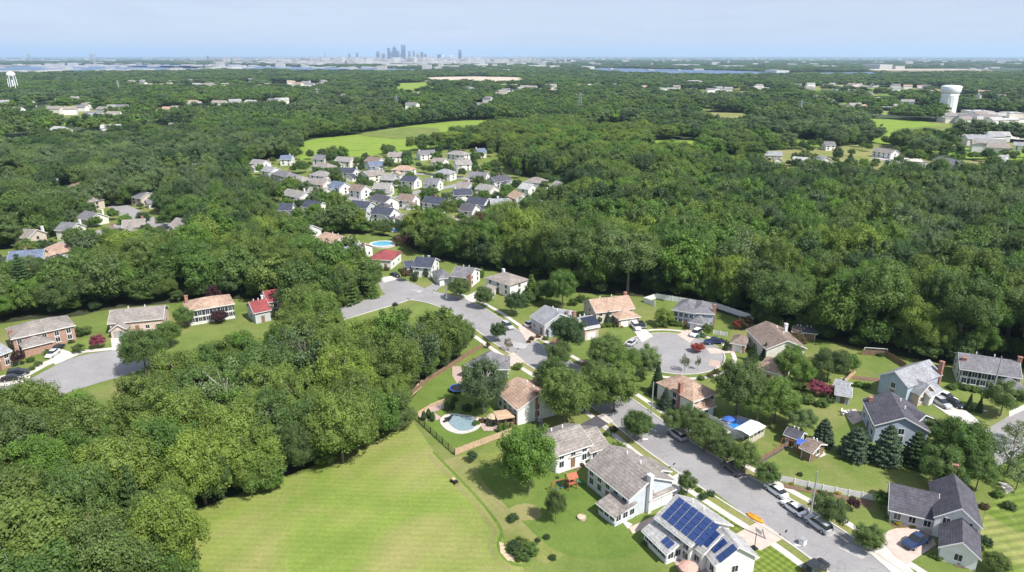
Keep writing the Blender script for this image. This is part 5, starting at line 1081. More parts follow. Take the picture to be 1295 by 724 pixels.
def crown_con(seed, nleaf, droop=.25, taper=.85, tiers=13):
    rng = np.random.default_rng(seed); C, N, S = [], [], []; per = nleaf // (tiers * 10)
    for t in range(tiers):
        f = t / (tiers - 1); z = -1 + 1.93 * f; R = max(.07, (1 - f) ** taper) * rng.uniform(.88, 1.04); nb = max(5, int(13 * (1 - f) + 4))
        for b in range(nb):
            a = 2 * math.pi * (b + rng.uniform(-.3, .3)) / nb; rr_ = R * rng.uniform(.78, 1.1); sv = np.clip(rng.normal(.5, .2), 0, 1); m = per
            u = rng.uniform(.15, 1, m) ** .7; w_ = rng.normal(0, .085, m) * (1.15 - u * .5); x = u * rr_
            p = np.stack([x * math.cos(a) - w_ * math.sin(a), x * math.sin(a) + w_ * math.cos(a), z - droop * .5 * u * rr_ + .12 * u * u * rr_ + rng.normal(0, .022, m)], 1)
            C.append(p); N.append(np.tile([math.cos(a) * .4, math.sin(a) * .4, .8], (m, 1))); S.append(np.clip(sv + rng.normal(0, .12, m), 0, 1))
    core = [((0, 0, -1 + 1.8 * k / 6), .5 * (1 - k / 6.6)) for k in range(6)]
    return np.vstack(C), np.vstack(N), np.concatenate(S), core
def crown_col(seed, nleaf):
    rng = np.random.default_rng(seed); d = sph(nleaf, rng); p = d * rng.uniform(.85, 1.08, nleaf)[:, None]; p[:, :2] *= np.clip(1.05 - .35 * (p[:, 2:3] + .2), .25, 1.1)
    return p, d * .8 + [0, 0, .3], np.clip(.5 + .25 * np.sin(p[:, 0] * 7 + p[:, 2] * 5) + rng.normal(0, .15, nleaf), 0, 1), [(np.array([0, 0, z]), .62 - .2 * abs(z)) for z in (-.5, -.1, .3)]
def crown_airy(seed, nleaf):
    rng = np.random.default_rng(seed); C, N, S, co = crown_dec(seed, 26, int(nleaf), .1); k = rng.random(len(C)) < .62
    return C[k], N[k], S[k], [(c, r * .35) for c, r in co]
GEO = {}; MESH = {}
SPEC = {}
for s in range(5): SPEC[('dec', 0, s)] = (lambda s=s: crown_dec(100 + s, (70, 46, 90, 60, 34)[s], 25000, .06), .048)
for s in range(4): SPEC[('dec', 1, s)] = (lambda s=s: crown_dec(200 + s, (44, 28, 56, 36)[s], 7000, .1), .085)
for s in range(3): SPEC[('dec', 2, s)] = (lambda s=s: crown_dec(300 + s, 28, 2200, .2), .15)
for s in range(2): SPEC[('con', 0, s)] = (lambda s=s: crown_con(400 + s, 15000), .075)
for s in range(2): SPEC[('con', 1, s)] = (lambda s=s: crown_con(410 + s, 5000), .12)
for s in range(2): SPEC[('pine', 0, s)] = (lambda s=s: crown_con(420 + s, 17000, .10, .48, 10), .085)
SPEC[('col', 0, 0)] = (lambda: crown_col(500, 2600), .16); SPEC[('airy', 0, 0)] = (lambda: crown_airy(600, 9000), .07); SPEC[('airy', 0, 1)] = (lambda: crown_airy(601, 9000), .07)
def cmesh(kind, lod, s, col):
    key = (kind, lod, s, col)
    if key not in MESH:
        g = (kind, lod, s)
        if g not in GEO: GEO[g] = SPEC[g][0]()
        C, N, S, core = GEO[g]; MESH[key] = leafmesh('crown', C.copy(), N.copy(), SPEC[g][1], 'leaf_' + col, S, core if True else None)
    return MESH[key]
def trunkmesh(seed, mat, limbs=True):
    r = random.Random(seed); m = MB(); lean = r.uniform(-.06, .06)
    m.tube([(0, 0, -.02), (lean * .3, 0, .2), (lean, 0, .5), (lean * 1.2, .02, .82)], [.062, .045, .034, .012], 8)
    if limbs:
        for k in range(6):
            a = k * 1.05 + r.uniform(-.3, .3); z = .30 + .07 * k; e = r.uniform(.35, .62); m.tube([(lean * z * 2, 0, z), (math.cos(a) * e * .5, math.sin(a) * e * .5, z + .13), (math.cos(a) * e, math.sin(a) * e, z + .30)], [.026, .018, .006], 6)
    me = bpy.data.meshes.new('trunk'); me.from_pydata(m.v, [], m.f); me.update(); me.materials.append(MATS[mat]); me.shade_smooth(); return me
TR = [trunkmesh(1, 'bark'), trunkmesh(2, 'bark'), trunkmesh(3, 'bark_pale')]; TRC = trunkmesh(4, 'bark', False)
tr_rng = random.Random(11)
CN = dict(mid='mid-green', yellow='yellow-green', dark='dark green', olive='olive', bright='bright green', blue='blue-green', purple='purple-leaved', pink='pink-flowering', red='red-flowering', brown='brownish', gold='golden', grey='grey-green')
NT = {'n': 0}; SRC = {}
def tree(x, y, H, R, kind='dec', col='mid', lod=None, low=.22, desc=None, label=None, group=None, name=None):
    px, py, dep = proj(x, y, H * .6); wpx = R * F / max(dep, 1)
    if lod is None: lod = 0 if (wpx > 12 or kind in ('col', 'airy', 'pine')) else 1 if wpx > 5.5 or kind != 'dec' else 2
    nv = sum(1 for k in SPEC if k[0] == kind and k[1] == lod); s = tr_rng.randrange(nv); me = cmesh(kind, lod, s, col)
    root = empty(name or {'dec': 'tree', 'con': 'conifer', 'pine': 'pine_tree', 'col': 'cypress', 'airy': 'tree'}[kind], (x, y, .0), tr_rng.uniform(0, 6.28)); c = bpy.data.objects.new('crown', me); COL.objects.link(c); c.parent = root
    c.location = (0, 0, H * (1 + low) / 2); c.scale = (R, R, H * (1 - low) / 2 * 1.02)
    t = bpy.data.objects.new('trunk', TRC if kind in ('con', 'col', 'pine') else TR[tr_rng.randrange(3)]); COL.objects.link(t); t.parent = root; t.scale = (R * (.8 if kind == 'dec' else .9), R * (.8 if kind == 'dec' else .9), H)
    if kind in ('con', 'col', 'pine') : t.scale = (R * 1.1, R * 1.1, H * .95)
    tag(root, label, 'tree', group); NT['n'] += 1
    if not label: auto(root, desc or f"{CN[col]} {'conifer' if kind in ('con', 'pine') else 'columnar evergreen' if kind == 'col' else 'tree'}", px, py)
    SRC.setdefault((lod, kind, s, col), c); return root
def tree_px(cx, cy, w, kind='dec', col='mid', asp=1.15, low=.2, **k):
    """crown centre and crown width as seen in the photograph -> ground position and real size"""
    R = 4.0; zc = 4.0
    for _ in range(6):
        x, y = at(cx, cy, zc); dep = proj(x, y, zc)[2]; R = w / 2 * dep / F; hz = R * asp; H = 2 * hz / (1 - low); zc = H * (1 + low) / 2
    return tree(x, y, H, R, kind, col, low=low, **k)
SH = {'n': 0}
def shrub(px, py, w, col='mid', asp=.75, desc=None, label=None, kind='dec'):
    R = 1.0; zc = .7
    for _ in range(5): x, y = at(px, py, zc); dep = proj(x, y, zc)[2]; R = w / 2 * dep / F; zc = R * asp * .8
    me = cmesh('dec', 1, SH['n'] % 4, col); SH['n'] += 1
    o = bpy.data.objects.new('shrub', me); COL.objects.link(o); o.location = (x, y, R * asp * .72); o.scale = (R, R, R * asp); o.rotation_euler = (0, 0, tr_rng.uniform(0, 6)); tag(o, label, 'shrub')
    if not label: auto(o, desc or f"small round {CN[col]} shrub", px, py)
    return o
# ---- trees of gardens and street, each where the photograph shows it: (x, y, crown width, kind, colour, height/width, label or None)
YT = [(668, 576, 72, 'dec', 'bright', 1.12, 'large dense bright green maple standing alone on the lawn beyond the mown field'), (611, 486, 58, 'dec', 'grey', 1.1, 'big round grey-green tree covering the low grey-roofed house'),
      (718, 421, 46, 'dec', 'dark', 1.0, 'dark spreading tree between the pale grey gables and the pink-brick house'), (703, 638, 25, 'dec', 'olive', 1.65, 'tall oval olive tree on the lawn, throwing its shadow leftward'), (597, 577, 14, 'dec', 'dark', .9, 'small dark round tree in front of the pale wooden fence'),
      (806, 537, 37, 'dec', 'mid', .9, 'round street tree beside the lamp above the striped lawn'), (715, 499, 62, 'dec', 'olive', 1.05, None), (757, 501, 34, 'dec', 'olive', 1.0, None), (707, 449, 34, 'dec', 'olive', 1.0, None), (699, 478, 44, 'dec', 'mid', 1.1, None), (740, 497, 40, 'dec', 'mid', 1.0, None),
      (766, 446, 50, 'dec', 'olive', .9, None), (790, 458, 46, 'dec', 'mid', .9, None), (815, 455, 40, 'dec', 'grey', .95, None), (832, 477, 24, 'con', 'dark', 1.7, 'tall dark narrow conifer left of the peach hip-roofed house'), (778, 486, 58, 'dec', 'olive', .95, None), (752, 470, 34, 'dec', 'olive', .9, None),
      (854, 532, 34, 'dec', 'olive', .95, None), (872, 531, 40, 'dec', 'olive', .9, None), (892, 549, 40, 'dec', 'olive', .9, None), (917, 568, 32, 'dec', 'olive', .95, None), (943, 578, 36, 'dec', 'olive', 1.0, None), (970.5, 600, 30, 'dec', 'mid', .95, None), (908, 553, 30, 'dec', 'olive', .95, None),
      (842, 503, 24, 'con', 'blue', 1.15, 'pale blue spruce left of the peach hip-roofed house'), (935, 486, 62, 'dec', 'olive', 1.05, None), (983, 502, 52, 'dec', 'mid', 1.0, None), (960, 512, 40, 'dec', 'mid', 1.0, None), (953, 445, 18, 'con', 'dark', 1.3, None), (968, 444, 15, 'con', 'dark', 1.5, None), (1001, 459, 40, 'dec', 'mid', 1.1, None), (1016, 470, 30, 'dec', 'bright', .9, None),
      (1050, 459, 46, 'dec', 'olive', .8, None), (1074, 459, 26, 'dec', 'bright', .8, None), (1007, 431, 24, 'dec', 'brown', .75, 'brownish low tree on the lawn before the forest-edge sheds'), (1033, 490, 22, 'dec', 'pink', .8, 'left half of the pink crape myrtle pair near the sheds'), (1047, 494, 18, 'dec', 'pink', .8, 'right half of the pink crape myrtle pair near the sheds'),
      (882, 439, 17, 'dec', 'red', .6, 'low red-flowering tree at the edge of the turning circle'), (866.5, 457, 12, 'airy', 'olive', 1.7, 'thin young tree inside the turning circle rim'), (883, 458, 8, 'airy', 'olive', 2.0, 'thinnest sapling on the turning circle rim'), (942, 407, 20, 'dec', 'brown', .7, 'brown-leaved low tree behind the brown garage'), (933, 410, 12, 'dec', 'red', .9, 'small red-flowering tree behind the brown-roofed cream house'),
      (895, 416, 14, 'dec', 'olive', 1.2, None), (918, 436, 9, 'con', 'dark', 1.5, None), (840, 400, 24, 'dec', 'yellow', .8, None), (834, 408, 14, 'dec', 'mid', .7, None), (1015, 531, 36, 'dec', 'grey', .9, None), (1043, 545, 30, 'pine', 'blue', 1.1, None), (1000, 520, 30, 'dec', 'olive', .9, None),
      (1084, 559, 46, 'pine', 'blue', .85, 'broadest blue-green pine, left end of the pine row'), (1124, 561, 42, 'pine', 'blue', 1.2, 'tallest blue-green pine, middle of the pine row'), (1160, 566, 38, 'pine', 'dark', 1.15, 'darker pine at the right end of the pine row'), (1216, 560, 64, 'dec', 'bright', 1.0, None), (1190, 588, 48, 'dec', 'mid', 1.1, None), (1185, 545, 34, 'dec', 'olive', .9, None),
      (1240, 596, 40, 'dec', 'mid', 1.1, None), (1271, 502, 46, 'dec', 'olive', .85, None), (1280, 572, 46, 'airy', 'grey', 1.0, None), (1290, 600, 34, 'airy', 'grey', 1.0, None), (1232, 560, 34, 'dec', 'yellow', .9, None), (1227, 508, 12, 'con', 'dark', 1.8, None), (1240, 511, 11, 'con', 'dark', 1.8, None), (1286, 545, 30, 'airy', 'yellow', .9, None), (1205, 606, 34, 'dec', 'dark', 1.0, None),
      (1050, 644, 46, 'dec', 'olive', .8, 'round olive tree between the silver suv and the white vinyl fence'), (1100, 679, 37, 'dec', 'olive', .8, 'round street tree at the bottom right, its shadow across the road'), (1116, 631.5, 21, 'dec', 'bright', 1.0, 'small bright round tree at the end of the white vinyl fence'), (1080, 637, 15, 'dec', 'purple', 1.0, 'small purple-leaved tree right of the round olive tree'),
      (870, 610, 23, 'dec', 'olive', 1.25, 'small street tree by the white drive of the pale-sided house'), (1246, 686, 18, 'dec', 'dark', .9, 'round dark bush-like tree against the black-roofed garage'), (1262, 712, 32, 'dec', 'yellow', .7, None), (789, 503, 6, 'con', 'dark', 1, None),
      (513, 346, 12, 'dec', 'brown', 1.3, 'small brown-green tree in the verge before the navy-roofed house'), (539, 344, 8, 'col', 'dark', 1.6, None), (557, 343, 7, 'con', 'dark', 1.2, None), (581, 364, 28, 'dec', 'olive', .85, None), (612, 375, 24, 'dec', 'olive', 1.0, None), (652, 383, 26, 'dec', 'dark', 1.0, None), (667, 377, 18, 'dec', 'mid', 1.0, None), (630, 418, 21, 'dec', 'dark', 1.05, 'dark street tree in the verge of the road before the paver drive'),
      (643, 435, 12, 'airy', 'brown', 1.2, 'thin nearly bare street tree beside the dark street tree'), (617, 436, 7, 'dec', 'brown', 1.0, None), (517, 305.5, 16, 'dec', 'purple', 1.1, 'dark purple-leaved tree beside the round aqua pool'), (503, 303, 14, 'dec', 'brown', .9, None), (586, 421, 32, 'dec', 'mid', .9, None), (480, 440, 40, 'dec', 'mid', .9, None), (445, 432, 36, 'dec', 'bright', .9, None), (557, 398, 18, 'dec', 'bright', .6, None), (519, 436, 40, 'dec', 'mid', .9, None), (512, 396, 18, 'dec', 'olive', .7, None), (555, 433, 36, 'dec', 'olive', .9, None),
      (122.5, 431, 19, 'dec', 'pink', .8, 'bright pink round tree on the left turning circle lawn'), (179, 440, 52, 'dec', 'mid', 1.0, 'large round tree beside the left turning circle'), (22, 452, 17, 'dec', 'purple', 1.0, 'purple-leaved tree against the brick house at the left edge'), (277, 400, 20, 'dec', 'purple', .7, 'purple-leaved tree before the orange-peach-roofed house'), (98, 420, 16, 'dec', 'olive', .7, None), (110, 417, 14, 'dec', 'olive', .7, None),
      (99, 440, 16, 'dec', 'olive', .6, None), (213, 421, 30, 'dec', 'mid', 1.0, None), (232, 400, 24, 'dec', 'mid', 1.0, None), (60, 445, 10, 'dec', 'olive', .7, None), (270, 372, 18, 'dec', 'purple', 1.3, None), (712, 362, 36, 'dec', 'bright', 1.2, None), (672, 362, 30, 'con', 'mid', 1.0, None), (690, 368, 26, 'dec', 'mid', 1.0, None), (769, 402, 11, 'con', 'blue', 1.5, None),
      (460, 352, 32, 'pine', 'mid', 1.25, 'broad pale conifer by the road end, left of the crimson roof'), (440, 362, 34, 'pine', 'mid', 1.15, None), (470, 362, 22, 'con', 'mid', 1.2, None), (425, 352, 30, 'pine', 'blue', 1.2, None), (494, 521, 8, 'dec', 'bright', 1, None), (655, 463, 12, 'dec', 'yellow', .6, None), (755, 405, 10, 'dec', 'dark', 1, None)]
for (cx, cy, w_, kd, cl, asp, lb) in YT: tree_px(cx, cy, w_, kd, cl, asp, low=.08 if kd in ('con', 'col', 'pine') else .16, label=lb)
for q in ((536, 526), (542, 523), (547, 527), (565, 514), (572, 512), (632, 541), (639, 539), (646, 541), (677, 523), (683, 521), (688.5, 519), (694, 517), (525, 350), (609, 345)): tree_px(q[0], q[1], 6.5, 'col', 'bright' if q[0] > 600 else 'dark', 2.0, low=.02, name='cypress')
for q in [(649, 655, 15, 'dark'), (680, 683, 8, 'dark'), (691, 679, 9, 'dark'), (699, 705, 10, 'dark'), (650, 692, 20, 'dark'), (662, 700, 24, 'mid'), (659, 686, 18, 'yellow'), (671, 694, 22, 'bright'), (890, 628, 12, 'dark'), (899, 624, 11, 'dark'), (884, 620, 8, 'mid'), (841, 632, 10, 'mid'),
          (1135.5, 662, 8, 'gold'), (1143, 659, 9, 'mid'), (1154.5, 665, 8, 'gold'), (1124.5, 656, 10, 'mid'), (1131, 661, 6, 'olive'), (1210, 708, 14, 'yellow'), (1217, 712, 10, 'mid'), (1180, 703, 9, 'yellow'), (1189, 706, 10, 'olive'), (1002, 612, 6, 'gold'), (1016, 612, 5, 'dark'), (1023, 618, 6, 'dark'), (1037, 622, 6, 'mid'), (1045, 618, 8, 'purple'),
          (1060, 622, 9, 'gold'), (1076, 623, 6, 'dark'), (1079, 630, 7, 'mid'), (1051, 625, 6, 'mid'), (836, 651, 9, 'gold'), (840, 705, 9, 'mid'), (815, 687, 9, 'mid'), (751, 577, 12, 'mid'), (756, 573, 9, 'olive'), (744, 583, 8, 'olive'), (736, 588, 6, 'brown'), (776, 543, 12, 'brown'), (781, 566, 20, 'yellow'), (790, 571, 14, 'yellow'), (769, 548, 10, 'mid'),
          (778, 411, 9, 'mid'), (770, 411, 9, 'olive'), (786, 413, 5, 'gold'), (762, 412, 8, 'yellow'), (850, 408, 14, 'mid'), (842, 412, 8, 'mid'), (860, 410, 10, 'olive'), (1204, 489, 12, 'mid'), (1213, 487, 12, 'mid'), (1222, 490, 12, 'olive'), (1232, 492, 12, 'mid'), (1240, 494, 9, 'mid'), (520, 352, 5, 'dark'), (489, 340, 8, 'brown'), (483, 338, 6, 'mid'),
          (604, 345, 6, 'dark'), (898, 475, 9, 'brown'), (887, 478, 9, 'mid'), (906, 470, 10, 'brown'), (673, 428, 8, 'brown'), (681, 425, 8, 'brown'), (690, 428, 8, 'olive'), (669, 432, 6, 'brown'), (84, 425, 9, 'yellow'), (90, 432, 8, 'mid'), (38, 455, 10, 'mid'), (48, 460, 10, 'olive'), (40, 466, 8, 'bright'), (1085, 486, 11, 'bright'), (1095, 487, 11, 'bright'),
          (1025, 478, 10, 'dark'), (1012, 488, 16, 'yellow'), (1000, 486, 16, 'mid'), (1050, 505, 14, 'olive'), (1040, 510, 16, 'mid'), (1022, 505, 18, 'olive'), (655, 532, 9, 'gold'), (610, 532, 9, 'brown'), (602, 535, 10, 'mid'), (620, 537, 9, 'dark'), (788, 379, 12, 'bright'), (770, 377, 12, 'yellow'), (735, 378, 14, 'mid'), (745, 380, 12, 'yellow'), (725, 382, 14, 'bright'),
          (1012, 600, 7, 'dark'), (480, 405, 9, 'bright'), (495, 408, 11, 'yellow'), (535, 408, 12, 'yellow'), (500, 385, 7, 'dark'), (545, 410, 10, 'bright'), (1068, 448, 12, 'bright'), (1080, 451, 9, 'yellow'), (1245, 640, 12, 'brown'), (1262, 625, 14, 'mid'), (1277, 640, 16, 'olive'), (950, 476, 10, 'mid'), (935, 506, 12, 'yellow'), (705, 604, 5, 'mid'),
          (868, 602, 5, 'dark'), (575, 505, 10, 'dark'), (590, 515, 14, 'dark'), (604, 512, 10, 'mid'), (810, 480, 8, 'mid'), (1036, 455, 10, 'yellow'), (1113, 448, 9, 'dark')]: shrub(*q)
# ---- garden trees of the far neighbourhoods
def clear_of_houses(x, y, m=1.0):
    return all((x - hx) ** 2 + (y - hy) ** 2 > (hr * m) ** 2 for hx, hy, hr in HOUSES)
def infront(x, y, d, hw=7.5):   # would this tree hide a house just behind it?
    return any(abs(hx - x) < hw and 0 < hy - y < d for hx, hy, hr in HOUSES)
fr = random.Random(21); pts = []
roadpts = [at(*p) for L_ in ([(445, 258), (475, 267), (520, 276), (560, 283), (585, 292)], [(325, 212), (370, 226), (400, 238), (445, 250), (470, 262)], [(470, 262), (520, 245), (560, 238), (600, 232), (650, 236)], [(0, 330), (30, 322), (90, 306), (150, 287), (172, 276), (160, 266), (140, 258)]) for p in smooth_line(L_, 6)]
def offroad(x, y, d=7): return all((x - a) ** 2 + (y - b) ** 2 > d * d for a, b in roadpts)
tries = 0
while len(pts) < 84 and tries < 20000:
    tries += 1; P = fr.choices([C2, C5, C7], [5, 1.3, 1])[0]; xs = [p[0] for p in P]; ys = [p[1] for p in P]; px, py = fr.uniform(min(xs), max(xs)), fr.uniform(min(ys), max(ys))
    if not inpoly(px, py, P): continue
    x, y = at(px, py)
    if clear_of_houses(x, y, 1.12) and offroad(x, y) and not infront(x, y, 16) and all((x - a) ** 2 + (y - b) ** 2 > 64 for a, b in pts) : pts.append((x, y))
for i, (x, y) in enumerate(pts):
    R = fr.uniform(2.6, 4.6); cl = fr.choice(['mid', 'dark', 'olive', 'olive', 'grey', 'bright', 'mid', 'brown' if i % 3 == 0 else 'mid']); kd = 'con' if fr.random() < .14 else 'dec'
    tree(x, y, R * fr.uniform(2.2, 2.7), R, kd, 'dark' if kd == 'con' else cl, lod=2 if (kd == 'dec' and i < 24) else None, low=.12, group='garden trees of the far neighbourhoods')
# ---- small openings in the far woods: gardens, lots and fields round the distant houses
PATCH = []
for i, (px, py) in enumerate(FARH):
    if i % 3 == 0: x, y = at(px, py); PATCH.append((x, y - 12, fr.uniform(24, 46) * (1 + y / 2500), fr.uniform(14, 34) * (1 + y / 1500)))
for _ in range(84):
    px, py = fr.uniform(-20, 1310), fr.choice([fr.uniform(100, 150), fr.uniform(96, 190)]); x, y = at(px, py)
    if all((x - a) ** 2 + (y - b) ** 2 > 70 ** 2 for a, b, _1, _2 in PATCH): PATCH.append((x, y, fr.uniform(10, 40) * (1 + y / 1500), fr.uniform(10, 26) * (1 + y / 900)))
for i, (x, y, a, b) in enumerate(PATCH):
    sheet('clearing', [(x + a * math.cos(t) * (1 + .25 * math.sin(3 * t + i)), y + b * math.sin(t) * (1 + .2 * math.cos(2 * t + i))) for t in [k * math.pi / 9 for k in range(18)]], .12 + .004 * (i % 25), ['turf_dry', 'meadow', 'turf', 'turf_dry', 'meadow', 'turf_dry'][i % 6], world=True)
def inpatch(x, y): return any(((x - a) / c) ** 2 + ((y - b) / d) ** 2 < 1.1 for a, b, c, d in PATCH)
# ---- the woods
def spacing(r):
    for a, b, s0, s1 in ((0, 260, 8.6, 9.2), (260, 500, 9.2, 11), (500, 1000, 11, 15), (1000, 2200, 15, 34), (2200, 5000, 34, 85), (5000, 12000, 85, 170)):
        if r < b: return s0 + (s1 - s0) * (r - a) / (b - a)
    return 170
RIV = [[(-400, 95), (-400, 84), (300, 82), (300, 89), (180, 92), (0, 93)], [(120, 85.5), (300, 83.5), (640, 89), (500, 92), (300, 90)], [(735, 90), (760, 86), (1000, 91.5), (1115, 91), (1115, 96.5), (960, 97), (850, 97), (790, 95)], [(1100, 86), (1300, 86), (1320, 93.5), (1100, 93.5)]]
woods = []; wr = random.Random(5); r = 78.0
# reach just behind the camera's frame bottom as well, so the wood goes on when the camera moves
while r < 11000:
    s = spacing(r); th = -math.radians(46); dth = s / r
    while th < math.radians(46):
        rj = r + wr.uniform(-.34, .34) * s; tj = th + wr.uniform(-.34, .34) * dth; x, y = rj * math.sin(tj), rj * math.cos(tj); th += dth
        px, py, dep = proj(x, y, 0)
        if dep < 20: continue
        if any(inpoly(px, py, P) for P in CLEAR): continue
        if rj > 2500 and any(inpoly(px, py, P) for P in RIV): continue
        if rj < 1500 and not clear_of_houses(x, y, .9): continue
        if rj > 430 and inpatch(x, y): continue
        if wr.random() < .05: continue
        if rj > 430 and infront(x, y, min(150, 8.5 * rj / 75), max(9, s * .9)) : continue
        if rj > 4200 and wr.random() < .45: continue
        if px > 640 and 230 < py < 560: H, R = wr.uniform(16, 23), wr.uniform(5.2, 7.8)     # the tall wood on the right
        elif py > 480: H, R = wr.uniform(12, 16.5), wr.uniform(4.6, 6.6)
        else: H, R = wr.uniform(12, 18), wr.uniform(4.4, 6.4)
        if rj > 500: R = s * wr.uniform(.56, .74); H = wr.uniform(12, 18)
        if rj > 2200: R = s * wr.uniform(.5, .7); H = wr.uniform(10, 16)
        if wr.random() < .32: k_ = wr.uniform(.55, 1.42); H *= min(1.04, .45 + .55 * k_); R *= k_
        # tone drifts over the woods in broad stands
        v = 1.4 * math.sin(x * .011 + 1.3) + 1.3 * math.sin(y * .013 + x * .006) + wr.uniform(-2.0, 2.0)
        cl = 'yellow' if v > 1.7 else 'bright' if v > .9 else 'mid' if v > .1 else 'olive' if v > -.8 else 'dark' if v > -1.9 else 'grey'
        woods.append([rj, x, y, H, R * 1.08, cl, px, py])
    r += s * .9
# the woods' own edges: lower, closer-set trees right up to the open ground
for P in (C1, C2, C4, C5, C6, C7):
    G = [at(*q) for q in P]
    for i in range(len(G)):
        a, b = Vector(G[i]), Vector(G[(i + 1) % len(G)]); L = (b - a).length; d = (b - a) / max(L, .01); nn = Vector((-d.y, d.x))
        k = wr.uniform(0, 4)
        while k < L:
            p = a + d * k; k += wr.uniform(4.8, 7.5) * (1 if P is C1 else 1.5)
            for sg in (1, -1):
                q = p + nn * sg * wr.uniform(1.6, 3.2); px, py, dep = proj(q.x, q.y, 0)
                if dep < 60 or px < -60 or px > 1360 or py > 770 or py < 150 or any(inpoly(px, py, Q) for Q in CLEAR) or not clear_of_houses(q.x, q.y, .85): continue
                H, R = wr.uniform(8, 13), wr.uniform(3.0, 4.6)
                if P is C1 and px > 700 and wr.random() < .6: continue
                if P is C7 or (P is C2 and py > 250): H *= .7
                woods.append([q.length, q.x, q.y, H, R, wr.choice(['mid', 'bright', 'olive', 'mid', 'dark', 'yellow']), px, py])
print('woods', len(woods))
def inview(t):
    px, py, dep = proj(t[1], t[2], t[3] * .6); m = t[4] * F / dep * .6; return -m < px < 1295 + m and py < 724 + m
# more small garden trees between the far houses
for P, n_ in ((C2, 210), (C5, 110), (C7, 110)):
    k = 0; t_ = 0; xs = [p[0] for p in P]; ys = [p[1] for p in P]
    while k < n_ and t_ < 9000:
        t_ += 1; px, py = wr.uniform(min(xs), max(xs)), wr.uniform(min(ys), max(ys))
        if not inpoly(px, py, P): continue
        x, y = at(px, py)
        if not clear_of_houses(x, y, 1.0) or not offroad(x, y, 6): continue
        k += 1; R = wr.uniform(2.1, 4.2); H = R * wr.uniform(1.9, 2.6)
        if infront(x, y, 14) : H *= .6; R *= .7
        woods.append([1e3 if 0 else math.hypot(x, y), x, y, H, R, wr.choice(['mid', 'dark', 'olive', 'grey', 'bright']), px, py])
cand = [t for t in woods if t[0] < 520 and inview(t)]
cand.sort(key=lambda t: -t[4] * F / proj(t[1], t[2], t[3] * .6)[2])
nind = max(0, 298 - NT['n']); print('single woods trees', nind, 'garden trees', NT['n'])
chosen = cand[:nind]; ids = set(id(t) for t in chosen); rest = [t for t in woods if id(t) not in ids]
for t in chosen:
    wood = 'left wood' if t[6] < 640 else 'right forest'; sz = 'tall' if t[3] > 17 else 'broad' if t[4] > 5.8 else 'small'
    kd = 'dec'; q = wr.random()
    if q < .05 and t[3] > 13: kd = 'con'; t[4] *= .72; t[3] *= 1.08; t[5] = 'dark'
    elif q < .15 and t[3] > 13: kd = 'airy'; t[5] = 'grey'
    tree(t[1], t[2], t[3], t[4], kd, t[5], low=.03 if t[3] < 13 else .10 if t[6] < 640 else .24, desc=f"{sz} {CN[t[5]]} {wood} {'conifer' if kd == 'con' else 'tree with thin crown' if kd == 'airy' else 'tree'}", group='trees of the ' + wood)
UNDER = []
r = 80.0
while r < 520:
    s = 4.2 + r * .006; th = -math.radians(44)
    while th < math.radians(44):
        rj = r + wr.uniform(-.45, .45) * s; tj = th + wr.uniform(-.45, .45) * s / r; x, y = rj * math.sin(tj), rj * math.cos(tj); th += s / r
        px, py, dep = proj(x, y, 0)
        if dep < 20 or any(inpoly(px, py, P) for P in CLEAR) or not clear_of_houses(x, y, .8): continue
        edge = any(inpoly(px + dx_, py + dy_, P) for dx_, dy_ in ((14, 8), (-14, 8), (0, 12), (8, 0), (0, -8)) for P in CLEAR)
        if not edge and wr.random() < .6: continue
        h = wr.uniform(3.0, 6.5) if edge else wr.uniform(2, 4.5); UNDER.append([rj, x, y, h, h * wr.uniform(.42, .62), wr.choice(['mid', 'bright', 'olive', 'dark', 'yellow']), px, py])
    r += s
print('undergrowth', len(UNDER))
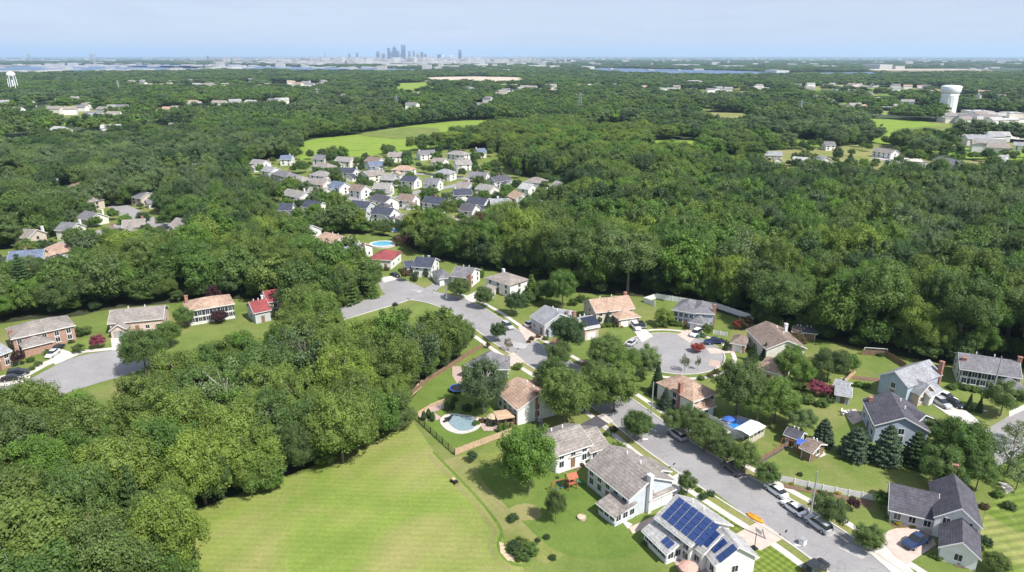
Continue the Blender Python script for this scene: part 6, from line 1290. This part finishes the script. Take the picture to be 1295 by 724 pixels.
# rest of the woods: instances of the same crowns, one object
def wood_mass(name, label, T, lods):
    me = bpy.data.meshes.new(name); me.from_pydata([(t[1], t[2], t[3] * (.56 if t[0] < 2200 else .42)) for t in T], [], [])
    keys = [k for k in SRC if k[0] in lods and k[1] == 'dec' and k[3] in ('mid', 'yellow', 'bright', 'olive', 'dark', 'grey')]
    bycol = {}
    for i, k in enumerate(keys): bycol.setdefault(k[3], []).append(i)
    allk = list(range(len(keys))); var = [wr.choice(bycol.get(t[5], allk)) for t in T]
    for nm, ty, dat in (('var', 'INT', var), ('rot', 'FLOAT', [wr.uniform(0, 6.28) for _ in T])):
        a = me.attributes.new(nm, ty, 'POINT'); a.data.foreach_set('value', dat)
    a = me.attributes.new('scl', 'FLOAT_VECTOR', 'POINT'); a.data.foreach_set('vector', [v for t in T for v in (t[4] * 1.04, t[4] * 1.04, t[3] * (.43 if t[0] < 2200 else .55))])
    o = bpy.data.objects.new(name, me); COL.objects.link(o); ng = bpy.data.node_groups.new(name, 'GeometryNodeTree')
    ng.interface.new_socket('Geometry', in_out='INPUT', socket_type='NodeSocketGeometry'); ng.interface.new_socket('Geometry', in_out='OUTPUT', socket_type='NodeSocketGeometry')
    gi, go, jn = ng.nodes.new('NodeGroupInput'), ng.nodes.new('NodeGroupOutput'), ng.nodes.new('GeometryNodeJoinGeometry')
    def na(nm, ty): q = ng.nodes.new('GeometryNodeInputNamedAttribute'); q.data_type = ty; q.inputs[0].default_value = nm; return [s for s in q.outputs if s.enabled and s.name == 'Attribute'][0]
    av, ar, as_ = na('var', 'INT'), na('rot', 'FLOAT'), na('scl', 'FLOAT_VECTOR'); cx = ng.nodes.new('ShaderNodeCombineXYZ'); ng.links.new(ar, cx.inputs[2])
    for i, k in enumerate(keys):
        oi = ng.nodes.new('GeometryNodeObjectInfo'); oi.transform_space = 'ORIGINAL'; oi.inputs[0].default_value = SRC[k]; oi.inputs['As Instance'].default_value = False
        cmp = ng.nodes.new('FunctionNodeCompare'); cmp.data_type = 'INT'; cmp.operation = 'EQUAL'; ci = [s for s in cmp.inputs if s.enabled]; ng.links.new(av, ci[0]); ci[1].default_value = i
        ip = ng.nodes.new('GeometryNodeInstanceOnPoints'); ng.links.new(gi.outputs[0], ip.inputs['Points']); ng.links.new(cmp.outputs[0], ip.inputs['Selection']); ng.links.new(oi.outputs['Geometry'], ip.inputs['Instance'])
        ng.links.new(cx.outputs[0], ip.inputs['Rotation']); ng.links.new(as_, ip.inputs['Scale']); ng.links.new(ip.outputs[0], jn.inputs[0])
    ng.links.new(jn.outputs[0], go.inputs[0]); md = o.modifiers.new('scatter', 'NODES'); md.node_group = ng; tag(o, label, kind='stuff'); return o
print('src', sorted(SRC))
wood_mass('woodland', 'deciduous woodland running on behind the nearer trees in every direction', [t for t in rest if t[0] < 750], (0, 1) if any(k[0] == 1 and k[1] == 'dec' for k in SRC) else (0,))
wood_mass('undergrowth', 'low bushes and saplings filling the wood floor and its edges', UNDER, (0, 1))
wood_mass('distant_woodland', 'far woodland reaching to the river and city', [t for t in rest if t[0] >= 750], (2,))
resolve_labels()
# ---- the air
x0, x1, y0, y1 = -76000, 76000, -2100, 75200
HAZE = True
if HAZE:
    m = MB(); m.box(x0, x1, y0, y1, -1.0, 420); me = bpy.data.meshes.new('haze'); me.from_pydata(m.v, [], m.f); me.update(); mt = bpy.data.materials.new('haze'); mt.use_nodes = True; n = mt.node_tree; n.nodes.remove(n.nodes['Principled BSDF'])
    v = n.nodes.new('ShaderNodeVolumePrincipled'); v.inputs['Color'].default_value = (.56, .74, 1.0, 1); v.inputs['Density'].default_value = 4.6e-5; v.inputs['Anisotropy'].default_value = .1; n.links.new(v.outputs[0], n.nodes['Material Output'].inputs['Volume'])
    me.materials.append(mt); o = bpy.data.objects.new('haze', me); COL.objects.link(o); tag(o, 'thin blue summer haze over the whole plain', kind='stuff')
